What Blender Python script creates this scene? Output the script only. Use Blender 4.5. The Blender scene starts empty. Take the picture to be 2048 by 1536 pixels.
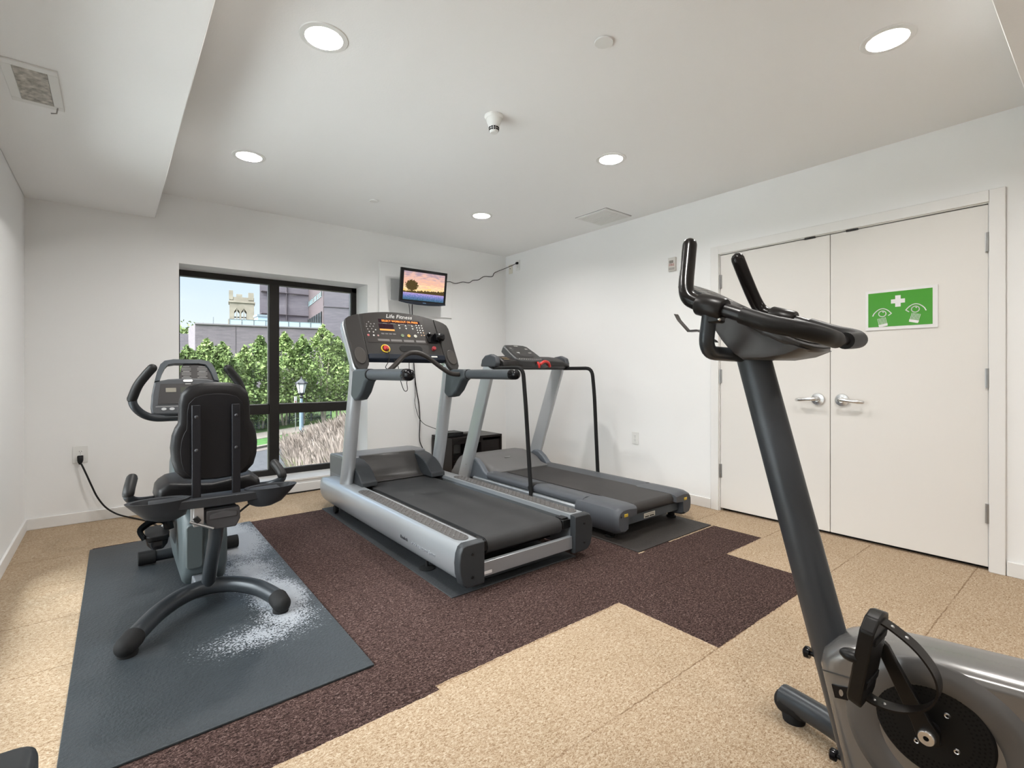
import bpy, bmesh, math, random
from mathutils import Vector, Matrix, noise
random.seed(7)
sc = bpy.context.scene
COL = sc.collection
PI = math.pi
# ------------------------------------------------------------------ camera
FPX = 991.0
cam_d = bpy.data.cameras.new('camera'); cam = bpy.data.objects.new('camera', cam_d); COL.objects.link(cam)
cam_d.sensor_width = 36.0; cam_d.lens = FPX / 2048 * 36.0
cam_d.shift_y = -23.5 / 2048
cam_d.clip_start = 0.02; cam_d.clip_end = 600
cam.location = (0, 0, 1.135); cam.rotation_euler = (PI / 2, 0, -math.atan2(991.0, 1229.0))
sc.camera = cam
# ------------------------------------------------------------------ exposure
vs = sc.view_settings
vs.view_transform = 'Standard'; vs.look = 'None'; vs.gamma = 1.0; vs.use_curve_mapping = False
vs.exposure = 0.22
# ------------------------------------------------------------------ world: hazy summer sky, plus an added bright lobe lighting the room from left
w = bpy.data.worlds.new('sky'); sc.world = w; w.use_nodes = True
nt = w.node_tree; nt.nodes.clear()
def nd(t, ty, **k):
    n = t.nodes.new(ty)
    for a, b in k.items(): setattr(n, a, b)
    return n
out = nd(nt, 'ShaderNodeOutputWorld'); bg = nd(nt, 'ShaderNodeBackground')
tc = nd(nt, 'ShaderNodeTexCoord'); sx = nd(nt, 'ShaderNodeSeparateXYZ')
nt.links.new(tc.outputs['Generated'], sx.inputs[0])
cr = nd(nt, 'ShaderNodeValToRGB')
e = cr.color_ramp.elements
e[0].position = 0.0; e[0].color = (0.93, 0.96, 0.98, 1)
e[1].position = 0.32; e[1].color = (0.42, 0.64, 0.93, 1)
m_ = cr.color_ramp.elements.new(0.07); m_.color = (0.86, 0.93, 0.98, 1)
nt.links.new(sx.outputs['Z'], cr.inputs[0])
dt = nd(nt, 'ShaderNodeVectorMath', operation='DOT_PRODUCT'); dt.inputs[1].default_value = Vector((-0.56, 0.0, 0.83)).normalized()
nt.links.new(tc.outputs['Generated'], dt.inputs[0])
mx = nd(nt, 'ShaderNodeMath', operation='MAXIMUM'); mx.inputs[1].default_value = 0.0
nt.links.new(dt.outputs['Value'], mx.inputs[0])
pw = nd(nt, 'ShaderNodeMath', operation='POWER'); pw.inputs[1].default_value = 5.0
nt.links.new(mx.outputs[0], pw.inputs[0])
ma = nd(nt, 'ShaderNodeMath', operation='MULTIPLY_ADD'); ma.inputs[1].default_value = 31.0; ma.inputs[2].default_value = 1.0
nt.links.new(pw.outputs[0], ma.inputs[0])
wm = nd(nt, 'ShaderNodeMix', data_type='RGBA'); wm.inputs['B'].default_value = (0.965, 0.99, 1.0, 1)
nt.links.new(pw.outputs[0], wm.inputs['Factor']); nt.links.new(cr.outputs[0], wm.inputs['A'])
w4 = nd(nt, 'ShaderNodeMath', operation='MULTIPLY'); w4.inputs[1].default_value = 6.0; w4.use_clamp = True
nt.links.new(pw.outputs[0], w4.inputs[0]); nt.links.new(w4.outputs[0], wm.inputs['Factor'])
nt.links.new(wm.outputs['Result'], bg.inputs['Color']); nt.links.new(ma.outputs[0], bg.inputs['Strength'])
nt.links.new(bg.outputs[0], out.inputs[0])
# sun, high behind the building, lights the street and houses only
sl = bpy.data.lights.new('sun', 'SUN'); sl.energy = 0.7; sl.angle = 0.03; sl.color = (1.0, 0.95, 0.86)
so = bpy.data.objects.new('sun', sl); COL.objects.link(so)
so.rotation_euler = Vector((0.35, -0.75, 0.95)).to_track_quat('Z', 'Y').to_euler()
# downlights: the lamp inside each ceiling can
LAMP_W = 14.5
# ------------------------------------------------------------------ helpers
WL = {}
def V(*a): return Vector(a)
def tag(o, label=None, cat=None, group=None, kind=None):
    if label: o['label'] = label
    if cat: o['category'] = cat
    if group: o['group'] = group
    if kind: o['kind'] = kind
    return o
def empty(name, loc, label=None, cat=None, group=None, kind=None):
    o = bpy.data.objects.new(name, None); o.location = loc; o.empty_display_size = 0.1
    COL.objects.link(o); WL[o.name] = Vector(loc)
    return tag(o, label, cat, group, kind)
def smooth(pts, n=6):
    P = [Vector(p) for p in pts]
    if len(P) < 3: return P
    Q = [P[0] * 2 - P[1]] + P + [P[-1] * 2 - P[-2]]
    r = []
    for i in range(1, len(Q) - 2):
        a, b, c, d = Q[i-1], Q[i], Q[i+1], Q[i+2]
        for k in range(n):
            t = k / n
            r.append(0.5 * ((2*b) + (c-a)*t + (2*a-5*b+4*c-d)*t*t + (3*b-a-3*c+d)*t**3))
    r.append(P[-1]); return r
def fillet(pts, r, n=5):
    P = [Vector(p) for p in pts]; o = [P[0]]
    for i in range(1, len(P)-1):
        a, b, c = P[i-1], P[i], P[i+1]
        rr = min(r, (a-b).length*.48, (c-b).length*.48)
        p0 = b + (a-b).normalized()*rr; p1 = b + (c-b).normalized()*rr
        for k in range(n+1):
            t = k/n; o.append(p0*(1-t)**2 + b*2*t*(1-t) + p1*t*t)
    o.append(P[-1]); return o
class MB:
    def __init__(s): s.b = bmesh.new()
    def box(s, c, size, rot=None):
        m = Matrix.Translation(Vector(c))
        if rot is not None: m = m @ rot.to_4x4()
        m = m @ Matrix.Diagonal((size[0], size[1], size[2], 1))
        bmesh.ops.create_cube(s.b, size=1.0, matrix=m); return s
    def bb(s, x0, x1, y0, y1, z0, z1):
        return s.box(((x0+x1)/2, (y0+y1)/2, (z0+z1)/2), (abs(x1-x0), abs(y1-y0), abs(z1-z0)))
    def faces(s, vs, fs):
        v = [s.b.verts.new(p) for p in vs]
        for f in fs:
            try: s.b.faces.new([v[i] for i in f])
            except ValueError: pass
        return s
    def loft(s, secs, closed=False, caps=True):
        n = len(secs[0]); R = [[s.b.verts.new(p) for p in sec] for sec in secs]
        m = len(R)
        for i in range(m if closed else m-1):
            A, B = R[i], R[(i+1) % m]
            for k in range(n):
                try: s.b.faces.new((A[k], A[(k+1) % n], B[(k+1) % n], B[k]))
                except ValueError: pass
        if caps and not closed:
            for r, rev in ((R[0], True), (R[-1], False)):
                try: s.b.faces.new(r[::-1] if rev else r)
                except ValueError: pass
        return s
    def tube(s, pts, r, seg=12, closed=False, caps=True, up=None, r2=None, dome=0):
        P = [Vector(p) for p in pts]; n = len(P)
        R = r if isinstance(r, (list, tuple)) else [r]*n
        R2 = R if r2 is None else (r2 if isinstance(r2, (list, tuple)) else [r2]*n)
        T = []
        for i in range(n):
            if closed: t = P[(i+1) % n]-P[i-1]
            else: t = P[min(i+1, n-1)]-P[max(i-1, 0)]
            T.append(t.normalized())
        if up is None:
            up = Vector((0, 0, 1)) if abs(T[0].z) < 0.9 else Vector((1, 0, 0))
        N = (Vector(up)-T[0]*Vector(up).dot(T[0])).normalized()
        secs = []
        def ring(c, N, B, a, b): return [c + N*(a*math.cos(2*PI*k/seg)) + B*(b*math.sin(2*PI*k/seg)) for k in range(seg)]
        for i in range(n):
            if i: N = (N-T[i]*N.dot(T[i])).normalized()
            B = T[i].cross(N)
            if i == 0 and dome and not closed:
                for j in range(dome, 0, -1):
                    a = j/(dome+.15)*PI/2
                    secs.append(ring(P[0]-T[0]*R[0]*math.sin(a), N, B, R[0]*math.cos(a), R2[0]*math.cos(a)))
            secs.append(ring(P[i], N, B, R[i], R2[i]))
            if i == n-1 and dome and not closed:
                for j in range(1, dome+1):
                    a = j/(dome+.15)*PI/2
                    secs.append(ring(P[-1]+T[-1]*R[-1]*math.sin(a), N, B, R[-1]*math.cos(a), R2[-1]*math.cos(a)))
        return s.loft(secs, closed, caps)
    def prism(s, poly, O, X, Y, d):
        O, X, Y, d = Vector(O), Vector(X), Vector(Y), Vector(d)
        a = [O+X*p[0]+Y*p[1] for p in poly]
        return s.loft([a, [p+d for p in a]])
    def yz(s, poly, x0, x1):
        return s.loft([[(x0, p[0], p[1]) for p in poly], [(x1, p[0], p[1]) for p in poly]])
    def lathe(s, prof, O, ax=(0, 0, 1), seg=24, caps=True):
        ax = Vector(ax).normalized(); u = ax.orthogonal().normalized(); v = ax.cross(u); O = Vector(O)
        secs = [[O+ax*h+(u*math.cos(2*PI*k/seg)+v*math.sin(2*PI*k/seg))*max(r, 1e-4) for k in range(seg)] for r, h in prof]
        return s.loft(secs, False, caps)
    def sphere(s, c, r, sc_=(1, 1, 1), u=16, v=10):
        bmesh.ops.create_uvsphere(s.b, u_segments=u, v_segments=v, radius=r, matrix=Matrix.Translation(Vector(c)) @ Matrix.Diagonal((sc_[0], sc_[1], sc_[2], 1)))
        return s
    def build(s, name, mat, parent=None, bev=0, seg=2, ang=35, label=None, sub=0, flat=False):
        bmesh.ops.recalc_face_normals(s.b, faces=s.b.faces)
        me = bpy.data.meshes.new(name)
        if parent is not None: off = WL[parent.name]
        else:
            xs = [v.co for v in s.b.verts]
            lo = Vector([min(c[i] for c in xs) for i in range(3)]); hi = Vector([max(c[i] for c in xs) for i in range(3)])
            off = Vector(((lo.x+hi.x)/2, (lo.y+hi.y)/2, lo.z))
        for v in s.b.verts: v.co -= off
        s.b.to_mesh(me); s.b.free()
        for m in (mat if isinstance(mat, (list, tuple)) else [mat]): me.materials.append(m)
        if not flat:
            for p in me.polygons: p.use_smooth = True
            me.set_sharp_from_angle(angle=math.radians(ang))
        o = bpy.data.objects.new(name, me); COL.objects.link(o)
        if parent is not None: o.parent = parent
        else: o.location = off
        WL[o.name] = off.copy()
        if bev:
            b = o.modifiers.new('bevel', 'BEVEL'); b.width = bev; b.segments = seg; b.limit_method = 'ANGLE'; b.angle_limit = math.radians(35); b.harden_normals = False
        if sub:
            u = o.modifiers.new('subd', 'SUBSURF'); u.levels = sub; u.render_levels = sub
        if label: o['label'] = label
        return o
def rrect(w, h, r, n=4, cx=0, cy=0):
    o = []
    for (sx_, sy_, a0) in ((1, 1, 0), (-1, 1, 90), (-1, -1, 180), (1, -1, 270)):
        for k in range(n+1):
            a = math.radians(a0+90*k/n)
            o.append((cx+sx_*(w/2-r)+r*math.cos(a), cy+sy_*(h/2-r)+r*math.sin(a)))
    return o
def oval(w, h, n=24, cx=0, cy=0):
    return [(cx+w/2*math.cos(2*PI*k/n), cy+h/2*math.sin(2*PI*k/n)) for k in range(n)]
def text(body, name, mat, parent, O, X, Y, size, depth=0.0006, shear=0.0, align='CENTER', xs=1.0):
    cu = bpy.data.curves.new(name, 'FONT'); cu.body = body; cu.size = size; cu.extrude = depth; cu.shear = shear
    cu.align_x = align; cu.align_y = 'CENTER'; cu.resolution_u = 2
    t = bpy.data.objects.new('tmp', cu); COL.objects.link(t)
    dg = bpy.context.evaluated_depsgraph_get(); dg.update()
    me = bpy.data.meshes.new_from_object(t.evaluated_get(dg))
    bpy.data.objects.remove(t); bpy.data.curves.remove(cu)
    X = Vector(X).normalized(); Y = Vector(Y).normalized(); Z = X.cross(Y)
    off = WL[parent.name]
    for v in me.vertices:
        c = v.co.copy(); v.co = Vector(O)+X*(c.x*xs)+Y*c.y+Z*c.z-off
    me.materials.clear(); me.materials.append(mat); me.name = name
    o = bpy.data.objects.new(name, me); COL.objects.link(o); o.parent = parent; WL[o.name] = off.copy()
    return o
def copy_tree(o, delta, parent=None):
    c = o.copy(); COL.objects.link(c)
    if parent is None: c.location = o.location + Vector(delta); WL[c.name] = WL[o.name] + Vector(delta)
    else: c.parent = parent; WL[c.name] = WL[parent.name].copy()
    for ch in list(o.children): copy_tree(ch, delta, c)
    return c
# ------------------------------------------------------------------ materials
def M(name, col, rough=0.5, metal=0.0, bump=None, vary=None, emit=None, coat=0, spec=None):
    m = bpy.data.materials.new(name); m.use_nodes = True; t = m.node_tree
    p = t.nodes['Principled BSDF']
    p.inputs['Base Color'].default_value = (*col, 1); p.inputs['Roughness'].default_value = rough; p.inputs['Metallic'].default_value = metal
    if spec is None and metal == 0 and max(col) < 0.13 and not emit: spec = 0.26
    if spec is not None: p.inputs['Specular IOR Level'].default_value = spec
    if coat: p.inputs['Coat Weight'].default_value = coat; p.inputs['Coat Roughness'].default_value = 0.1
    tcx = nd(t, 'ShaderNodeTexCoord')
    if bump:
        n = nd(t, 'ShaderNodeTexNoise'); n.inputs['Scale'].default_value = bump[0]; n.inputs['Detail'].default_value = 3
        b = nd(t, 'ShaderNodeBump'); b.inputs['Strength'].default_value = bump[1]; b.inputs['Distance'].default_value = bump[2] if len(bump) > 2 else 0.002
        t.links.new(tcx.outputs['Object'], n.inputs['Vector']); t.links.new(n.outputs['Fac'], b.inputs['Height']); t.links.new(b.outputs['Normal'], p.inputs['Normal'])
    if vary:
        n = nd(t, 'ShaderNodeTexNoise'); n.inputs['Scale'].default_value = vary[0]; n.inputs['Detail'].default_value = 4
        r = nd(t, 'ShaderNodeValToRGB'); r.color_ramp.elements[0].position = 0.3; r.color_ramp.elements[1].position = 0.7
        r.color_ramp.elements[0].color = (*[c*(1-vary[1]) for c in col], 1); r.color_ramp.elements[1].color = (*[min(1, c*(1+vary[1])) for c in col], 1)
        t.links.new(tcx.outputs['Object'], n.inputs['Vector']); t.links.new(n.outputs['Fac'], r.inputs[0]); t.links.new(r.outputs[0], p.inputs['Base Color'])
    if emit:
        p.inputs['Emission Color'].default_value = (*emit[0], 1); p.inputs['Emission Strength'].default_value = emit[1]
    return m
white_wall = M('white_wall_paint', (0.86, 0.86, 0.855), 0.75, bump=(160, 0.12, 0.002))
ceil_mat = M('ceiling_texture_paint', (0.90, 0.90, 0.895), 0.9, bump=(110, 0.25, 0.002))
trim_mat = M('trim_paint', (0.80, 0.79, 0.775), 0.4)
door_mat = M('door_paint', (0.76, 0.735, 0.70), 0.45)
dark_gap = M('dark_gap', (0.0100, 0.0100, 0.0100), 0.9)
frame_blk = M('bronze_black_aluminium', (0.018, 0.016, 0.015), 0.42, 0.3)
chrome = M('satin_chrome', (0.72, 0.72, 0.72), 0.25, 1.0)
steel = M('brushed_steel', (0.42, 0.42, 0.42), 0.35, 1.0)
plastic_w = M('white_plastic', (0.78, 0.78, 0.76), 0.35)
plastic_ivory = M('ivory_plastic', (0.74, 0.71, 0.62), 0.4)
black_pl = M('black_plastic', (0.0090, 0.0090, 0.0095), 0.38)
black_gloss = M('black_gloss', (0.0060, 0.0060, 0.0072), 0.15)
black_rub = M('black_rubber', (0.0099, 0.0099, 0.0103), 0.75, bump=(300, 0.3, 0.001))
foam = M('grip_foam', (0.0105, 0.0101, 0.0101), 0.48, bump=(500, 0.1, 0.0005))
vinyl = M('black_vinyl', (0.0048, 0.0042, 0.0048), 0.42, bump=(350, 0.25, 0.001))
lf_grey = M('console_brown_grey_plastic', (0.0357, 0.0328, 0.0311), 0.42)
lf_grey2 = M('console_panel_grey', (0.0441, 0.0386, 0.0361), 0.38)
lf_dark = M('charcoal_plastic', (0.0341, 0.0372, 0.0409), 0.42)
silver = M('silver_paint', (0.46, 0.475, 0.495), 0.40, 0.5)
silver_l = M('light_silver_paint', (0.46, 0.485, 0.51), 0.30, 0.6)
belt_mat = M('running_belt', (0.0341, 0.0341, 0.0352), 0.62, bump=(220, 0.4, 0.0008), vary=(3.0, 0.18))
pc_grey = M('slate_grey_plastic', (0.0806, 0.0858, 0.0962), 0.40)
pc_hood = M('warm_grey_plastic', (0.1320, 0.1287, 0.1287), 0.45)
bike_tube = M('gunmetal_paint', (0.0350, 0.0400, 0.0460), 0.33, 0.35)
bike_body = M('bike_grey_green_plastic', (0.0743, 0.0908, 0.0963), 0.42)
bike_silver = M('bike_silver_plastic', (0.23, 0.225, 0.22), 0.25, 0.6)
red = M('red_plastic', (0.55, 0.025, 0.025), 0.35)
yellow = M('yellow_plastic', (0.75, 0.50, 0.03), 0.4)
green_b = M('green_button', (0.16, 0.22, 0.12), 0.4)
white_b = M('white_print', (0.72, 0.72, 0.70), 0.5)
grey_b = M('grey_print', (0.32, 0.31, 0.30), 0.5)
dim_b = M('dim_grey_print', (0.17, 0.16, 0.155), 0.5)
navy = M('navy_plastic', (0.020, 0.026, 0.040), 0.3)
orange_led = M('orange_led', (0.5, 0.15, 0.02), 0.5, emit=((1.0, 0.32, 0.03), 1.3))
purple_lcd = M('dark_led_window', (0.03, 0.012, 0.02), 0.15)
amber_lcd = M('amber_lcd', (0.4, 0.2, 0.05), 0.4, emit=((1.0, 0.42, 0.06), 0.45))
lcd = M('lcd_glass', (0.055, 0.06, 0.045), 0.25)
lamp_emit = M('lamp_diffuser', (1, 1, 1), 0.5, emit=((1.0, 0.95, 0.86), 9.0))
can_white = M('can_reflector', (0.86, 0.84, 0.80), 0.35)
sign_green = M('sign_green', (0.045, 0.30, 0.006), 0.35)
sign_white = M('sign_white', (0.80, 0.78, 0.78), 0.35)
espresso = M('espresso_laminate', (0.0121, 0.0088, 0.0083), 0.28)
def glass_mat():
    m = bpy.data.materials.new('window_glass'); m.use_nodes = True; t = m.node_tree; t.nodes.clear()
    o = nd(t, 'ShaderNodeOutputMaterial'); mxs = nd(t, 'ShaderNodeMixShader'); tr = nd(t, 'ShaderNodeBsdfTransparent'); gl = nd(t, 'ShaderNodeBsdfGlossy')
    tr.inputs[0].default_value = (0.96, 0.98, 0.98, 1); gl.inputs['Roughness'].default_value = 0.01
    fr = nd(t, 'ShaderNodeFresnel'); fr.inputs[0].default_value = 1.35
    t.links.new(fr.outputs[0], mxs.inputs[0]); t.links.new(tr.outputs[0], mxs.inputs[1]); t.links.new(gl.outputs[0], mxs.inputs[2]); t.links.new(mxs.outputs[0], o.inputs[0])
    return m
glass = glass_mat()
# carpet: beige tiles with an inlay of brown tiles, seams on the tile grid
def carpet():
    m = bpy.data.materials.new('carpet_tiles'); m.use_nodes = True; t = m.node_tree; p = t.nodes['Principled BSDF']; L = t.links
    p.inputs['Roughness'].default_value = 0.95; p.inputs['Specular IOR Level'].default_value = 0.1
    ge = nd(t, 'ShaderNodeNewGeometry')
    wob = nd(t, 'ShaderNodeTexNoise'); wob.inputs['Scale'].default_value = 45; L.new(ge.outputs['Position'], wob.inputs['Vector'])
    wv = nd(t, 'ShaderNodeVectorMath', operation='MULTIPLY_ADD'); wv.inputs[1].default_value = (0.012, 0.012, 0); L.new(wob.outputs['Color'], wv.inputs[0]); L.new(ge.outputs['Position'], wv.inputs[2])
    s = nd(t, 'ShaderNodeSeparateXYZ'); L.new(wv.outputs[0], s.inputs[0])
    def mth(op, a, b=None, c=None):
        n = nd(t, 'ShaderNodeMath', operation=op)
        for i, x in enumerate((a, b, c)):
            if x is None: continue
            if isinstance(x, (int, float)): n.inputs[i].default_value = x
            else: L.new(x, n.inputs[i])
        return n.outputs[0]
    X, Y = s.outputs['X'], s.outputs['Y']
    def box(x0, x1, y0, y1):
        return mth('MULTIPLY', mth('MULTIPLY', mth('GREATER_THAN', X, x0+.006), mth('LESS_THAN', X, x1+.006)), mth('MULTIPLY', mth('GREATER_THAN', Y, y0+.006), mth('LESS_THAN', Y, y1+.006)))
    br = box(0.905, 3.465, 1.57, 4.175)
    for b in ((-0.10, 0.91, 1.54, 4.175), (1.944, 2.985, 1.055, 1.60)):
        br = mth('MAXIMUM', br, box(*b))
    br = mth('MULTIPLY', br, mth('SUBTRACT', 1.0, box(3.452, 3.9, 1.93, 5)))
    br = mth('MULTIPLY', br, mth('SUBTRACT', 1.0, box(2.565, 2.625, 1.912, 1.924)))
    br = mth('MULTIPLY', br, mth('SUBTRACT', 1.0, box(2.9, 3.46, 1.918, 1.928)))
    # fibres
    def nz(scale, st, det=4):
        mp = nd(t, 'ShaderNodeMapping'); mp.inputs['Scale'].default_value = st; L.new(ge.outputs['Position'], mp.inputs['Vector'])
        n = nd(t, 'ShaderNodeTexNoise'); n.inputs['Scale'].default_value = scale; n.inputs['Detail'].default_value = det; n.inputs['Roughness'].default_value = 0.65; n.inputs['Distortion'].default_value = 1.2; L.new(mp.outputs[0], n.inputs['Vector']); return n.outputs['Fac']
    f1 = nz(95, (1, 1.7, 1)); f2 = nz(300, (1.5, 1, 1)); f3 = nz(2.2, (1, 1, 1), 2); f4 = nz(150, (1, 2.2, 1), 2)
    fib = mth('ADD', mth('MULTIPLY', f1, 0.65), mth('MULTIPLY', f2, 0.35))
    def ramp(stops, fac):
        r = nd(t, 'ShaderNodeValToRGB'); el = r.color_ramp.elements
        el[0].position, el[0].color = stops[0][0], (*stops[0][1], 1); el[1].position, el[1].color = stops[-1][0], (*stops[-1][1], 1)
        for q, c in stops[1:-1]: k = el.new(q); k.color = (*c, 1)
        L.new(fac, r.inputs[0]); return r.outputs[0]
    cb = ramp([(0.41, (0.225, 0.145, 0.085)), (0.465, (0.365, 0.266, 0.176)), (0.53, (0.450, 0.346, 0.242)), (0.60, (0.56, 0.475, 0.365))], fib)
    cd = ramp([(0.41, (0.010, 0.006, 0.006)), (0.465, (0.033, 0.019, 0.017)), (0.52, (0.066, 0.039, 0.034)), (0.575, (0.13, 0.085, 0.076)), (0.63, (0.22, 0.17, 0.16))], fib)
    mixc = nd(t, 'ShaderNodeMix', data_type='RGBA'); L.new(br, mixc.inputs['Factor']); L.new(cb, mixc.inputs['A']); L.new(cd, mixc.inputs['B'])
    big = nd(t, 'ShaderNodeMix', data_type='RGBA', blend_type='MULTIPLY'); big.inputs['Factor'].default_value = 1
    br2 = ramp([(0.3, (0.93, 0.92, 0.90)), (0.7, (1, 1, 1))], f3); L.new(mixc.outputs['Result'], big.inputs['A']); L.new(br2, big.inputs['B'])
    # seams
    def seam(C, off, pitch, wd):
        d = mth('ABSOLUTE', mth('SUBTRACT', mth('FRACT', mth('ADD', mth('DIVIDE', mth('SUBTRACT', C, off), pitch), 0.5)), 0.5))
        return mth('SUBTRACT', 1.0, mth('MINIMUM', mth('DIVIDE', mth('MULTIPLY', d, pitch), wd), 1.0))
    sm = mth('MAXIMUM', seam(Y, 0.55, 0.51, 0.0045), mth('MULTIPLY', seam(X, 0.905, 1.02, 0.0035), 0.35))
    smk = mth('MULTIPLY', sm, mth('ADD', 0.42, mth('MULTIPLY', mth('GREATER_THAN', nz(1.3, (1, 1, 1), 1), 0.48), 0.40)))
    dk = nd(t, 'ShaderNodeMix', data_type='RGBA', blend_type='MULTIPLY'); L.new(smk, dk.inputs['Factor']); L.new(big.outputs['Result'], dk.inputs['A']); dk.inputs['B'].default_value = (0.40, 0.31, 0.24, 1)
    L.new(dk.outputs['Result'], p.inputs['Base Color'])
    bp = nd(t, 'ShaderNodeBump'); bp.inputs['Strength'].default_value = 0.30; bp.inputs['Distance'].default_value = 0.003
    L.new(mth('SUBTRACT', mth('ADD', fib, mth('MULTIPLY', f4, .4)), mth('MULTIPLY', sm, 0.6)), bp.inputs['Height']); L.new(bp.outputs[0], p.inputs['Normal'])
    return m
def rubber(name, base, stains=(), rough=0.62):
    m = bpy.data.materials.new(name); m.use_nodes = True; t = m.node_tree; p = t.nodes['Principled BSDF']; L = t.links
    ge = nd(t, 'ShaderNodeNewGeometry')
    def mth(op, a, b=None):
        n = nd(t, 'ShaderNodeMath', operation=op)
        for i, x in enumerate((a, b)):
            if x is None: continue
            if isinstance(x, (int, float)): n.inputs[i].default_value = x
            else: L.new(x, n.inputs[i])
        return n.outputs[0]
    def nz(s, d=3):
        n = nd(t, 'ShaderNodeTexNoise'); n.inputs['Scale'].default_value = s; n.inputs['Detail'].default_value = d; n.inputs['Roughness'].default_value = 0.7; L.new(ge.outputs['Position'], n.inputs['Vector']); return n.outputs['Fac']
    g = nz(85, 3); bgn = nz(3.0)
    r = nd(t, 'ShaderNodeValToRGB'); r.color_ramp.elements[0].position = .3; r.color_ramp.elements[1].position = .72
    r.color_ramp.elements[0].color = (*[c*.72 for c in base], 1); r.color_ramp.elements[1].color = (*[c*1.45 for c in base], 1)
    L.new(mth('ADD', mth('MULTIPLY', g, .6), mth('MULTIPLY', bgn, .4)), r.inputs[0]); colr = r.outputs[0]
    if stains:
        tot = None
        for (cx, cy, rx, ry, st) in stains:
            mp = nd(t, 'ShaderNodeMapping'); mp.vector_type = 'POINT'; mp.inputs['Location'].default_value = (-cx/rx, -cy/ry, 0); mp.inputs['Scale'].default_value = (1/rx, 1/ry, 0); L.new(ge.outputs['Position'], mp.inputs['Vector'])
            ln = nd(t, 'ShaderNodeVectorMath', operation='LENGTH'); L.new(mp.outputs[0], ln.inputs[0])
            k = mth('MULTIPLY', mth('SUBTRACT', 1.0, ln.outputs['Value']), st)
            tot = k if tot is None else mth('MAXIMUM', tot, k)
        n2 = nz(26, 5); n3 = nz(110, 3)
        f = mth('ADD', tot, mth('ADD', mth('MULTIPLY', mth('SUBTRACT', n2, 0.5), 1.7), mth('MULTIPLY', mth('SUBTRACT', n3, 0.5), 4.2)))
        r2 = nd(t, 'ShaderNodeValToRGB'); r2.color_ramp.elements[0].position = .34; r2.color_ramp.elements[0].color = (0, 0, 0, 1); r2.color_ramp.elements[1].position = .58; r2.color_ramp.elements[1].color = (1, 1, 1, 1)
        L.new(f, r2.inputs[0])
        mc = nd(t, 'ShaderNodeMix', data_type='RGBA'); L.new(mth('MULTIPLY', r2.outputs[0], .85), mc.inputs['Factor']); L.new(colr, mc.inputs['A']); mc.inputs['B'].default_value = (0.36, 0.38, 0.41, 1)
        colr = mc.outputs['Result']
    L.new(colr, p.inputs['Base Color']); p.inputs['Roughness'].default_value = rough
    bp = nd(t, 'ShaderNodeBump'); bp.inputs['Strength'].default_value = .75; bp.inputs['Distance'].default_value = .004
    L.new(g, bp.inputs['Height']); L.new(bp.outputs[0], p.inputs['Normal'])
    return m
# ================================================================== THE ROOM
XL, XR, YB, YF, H, SZ = -0.49, 3.89, 4.95, -2.6, 2.60, 2.386
WY = 5.25
def S(o): o['kind'] = 'structure'; return o
fl = S(MB().bb(XL-.3, XR+.3, YF-.3, YB, -.1, 0).build('floor', carpet()))
S(MB().bb(XL-.3, XR+.3, YF-.3, YB+.45, H, H+.15).build('ceiling', ceil_mat))
b = MB(); b.bb(XL, 0.27, YF, YB, SZ, H); S(b.build('trim_1', ceil_mat, bev=.004))
b = MB(); b.bb(0.27, XR, -.45, 0.285, SZ, H); S(b.build('trim_2', ceil_mat, bev=.004))
# back wall with window opening
b = MB()
b.bb(XL-.3, .431, YB, YB+.36, -.1, H); b.bb(2.063, XR+.3, YB, YB+.36, -.1, H); b.bb(.431, 2.063, YB, YB+.36, 2.044, H); b.bb(.431, 2.063, YB, YB+.36, -.1, .118)
S(b.build('wall_back', white_wall))
b = MB()
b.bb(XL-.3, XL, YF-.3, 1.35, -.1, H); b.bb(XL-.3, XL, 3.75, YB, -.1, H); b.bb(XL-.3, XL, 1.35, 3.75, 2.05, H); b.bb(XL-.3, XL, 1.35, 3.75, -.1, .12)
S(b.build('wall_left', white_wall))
DY0, DY1, DYM, DZ = 0.494, 2.099, 1.297, 2.10
b = MB()
b.bb(XR, XR+.3, YF-.3, DY0, -.1, H); b.bb(XR, XR+.3, DY1, YB, -.1, H); b.bb(XR, XR+.3, DY0, DY1, DZ, H); b.bb(XR+.12, XR+.3, DY0, DY1, -.1, DZ)
S(b.build('wall_right', white_wall))
S(MB().bb(XL-.3, XR+.3, YF-.3, YF, -.1, H).build('wall_front', white_wall))
# baseboards
BH = .082
S(MB().bb(XL, .431, YB-.014, YB, 0, BH).build('baseboard_back', trim_mat, bev=.003))
S(MB().bb(.431, XR, YB-.013, YB, 0, .078).build('baseboard_back_window', trim_mat, bev=.003)).name = 'baseboard_back_2'
S(MB().bb(XL, XL+.014, YF, YB-.014, 0, BH).build('baseboard_left', trim_mat, bev=.003))
S(MB().bb(XR-.014, XR, DY1+.075, YB-.014, 0, BH).build('baseboard_right', trim_mat, bev=.003))
S(MB().bb(XR-.014, XR, YF, DY0-.075, 0, BH).build('baseboard_right_2', trim_mat, bev=.003))
# window sill
S(MB().bb(.431, 2.063, YB-.012, WY+.02, .105, .124).build('trim_3', trim_mat, bev=.003))
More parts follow.
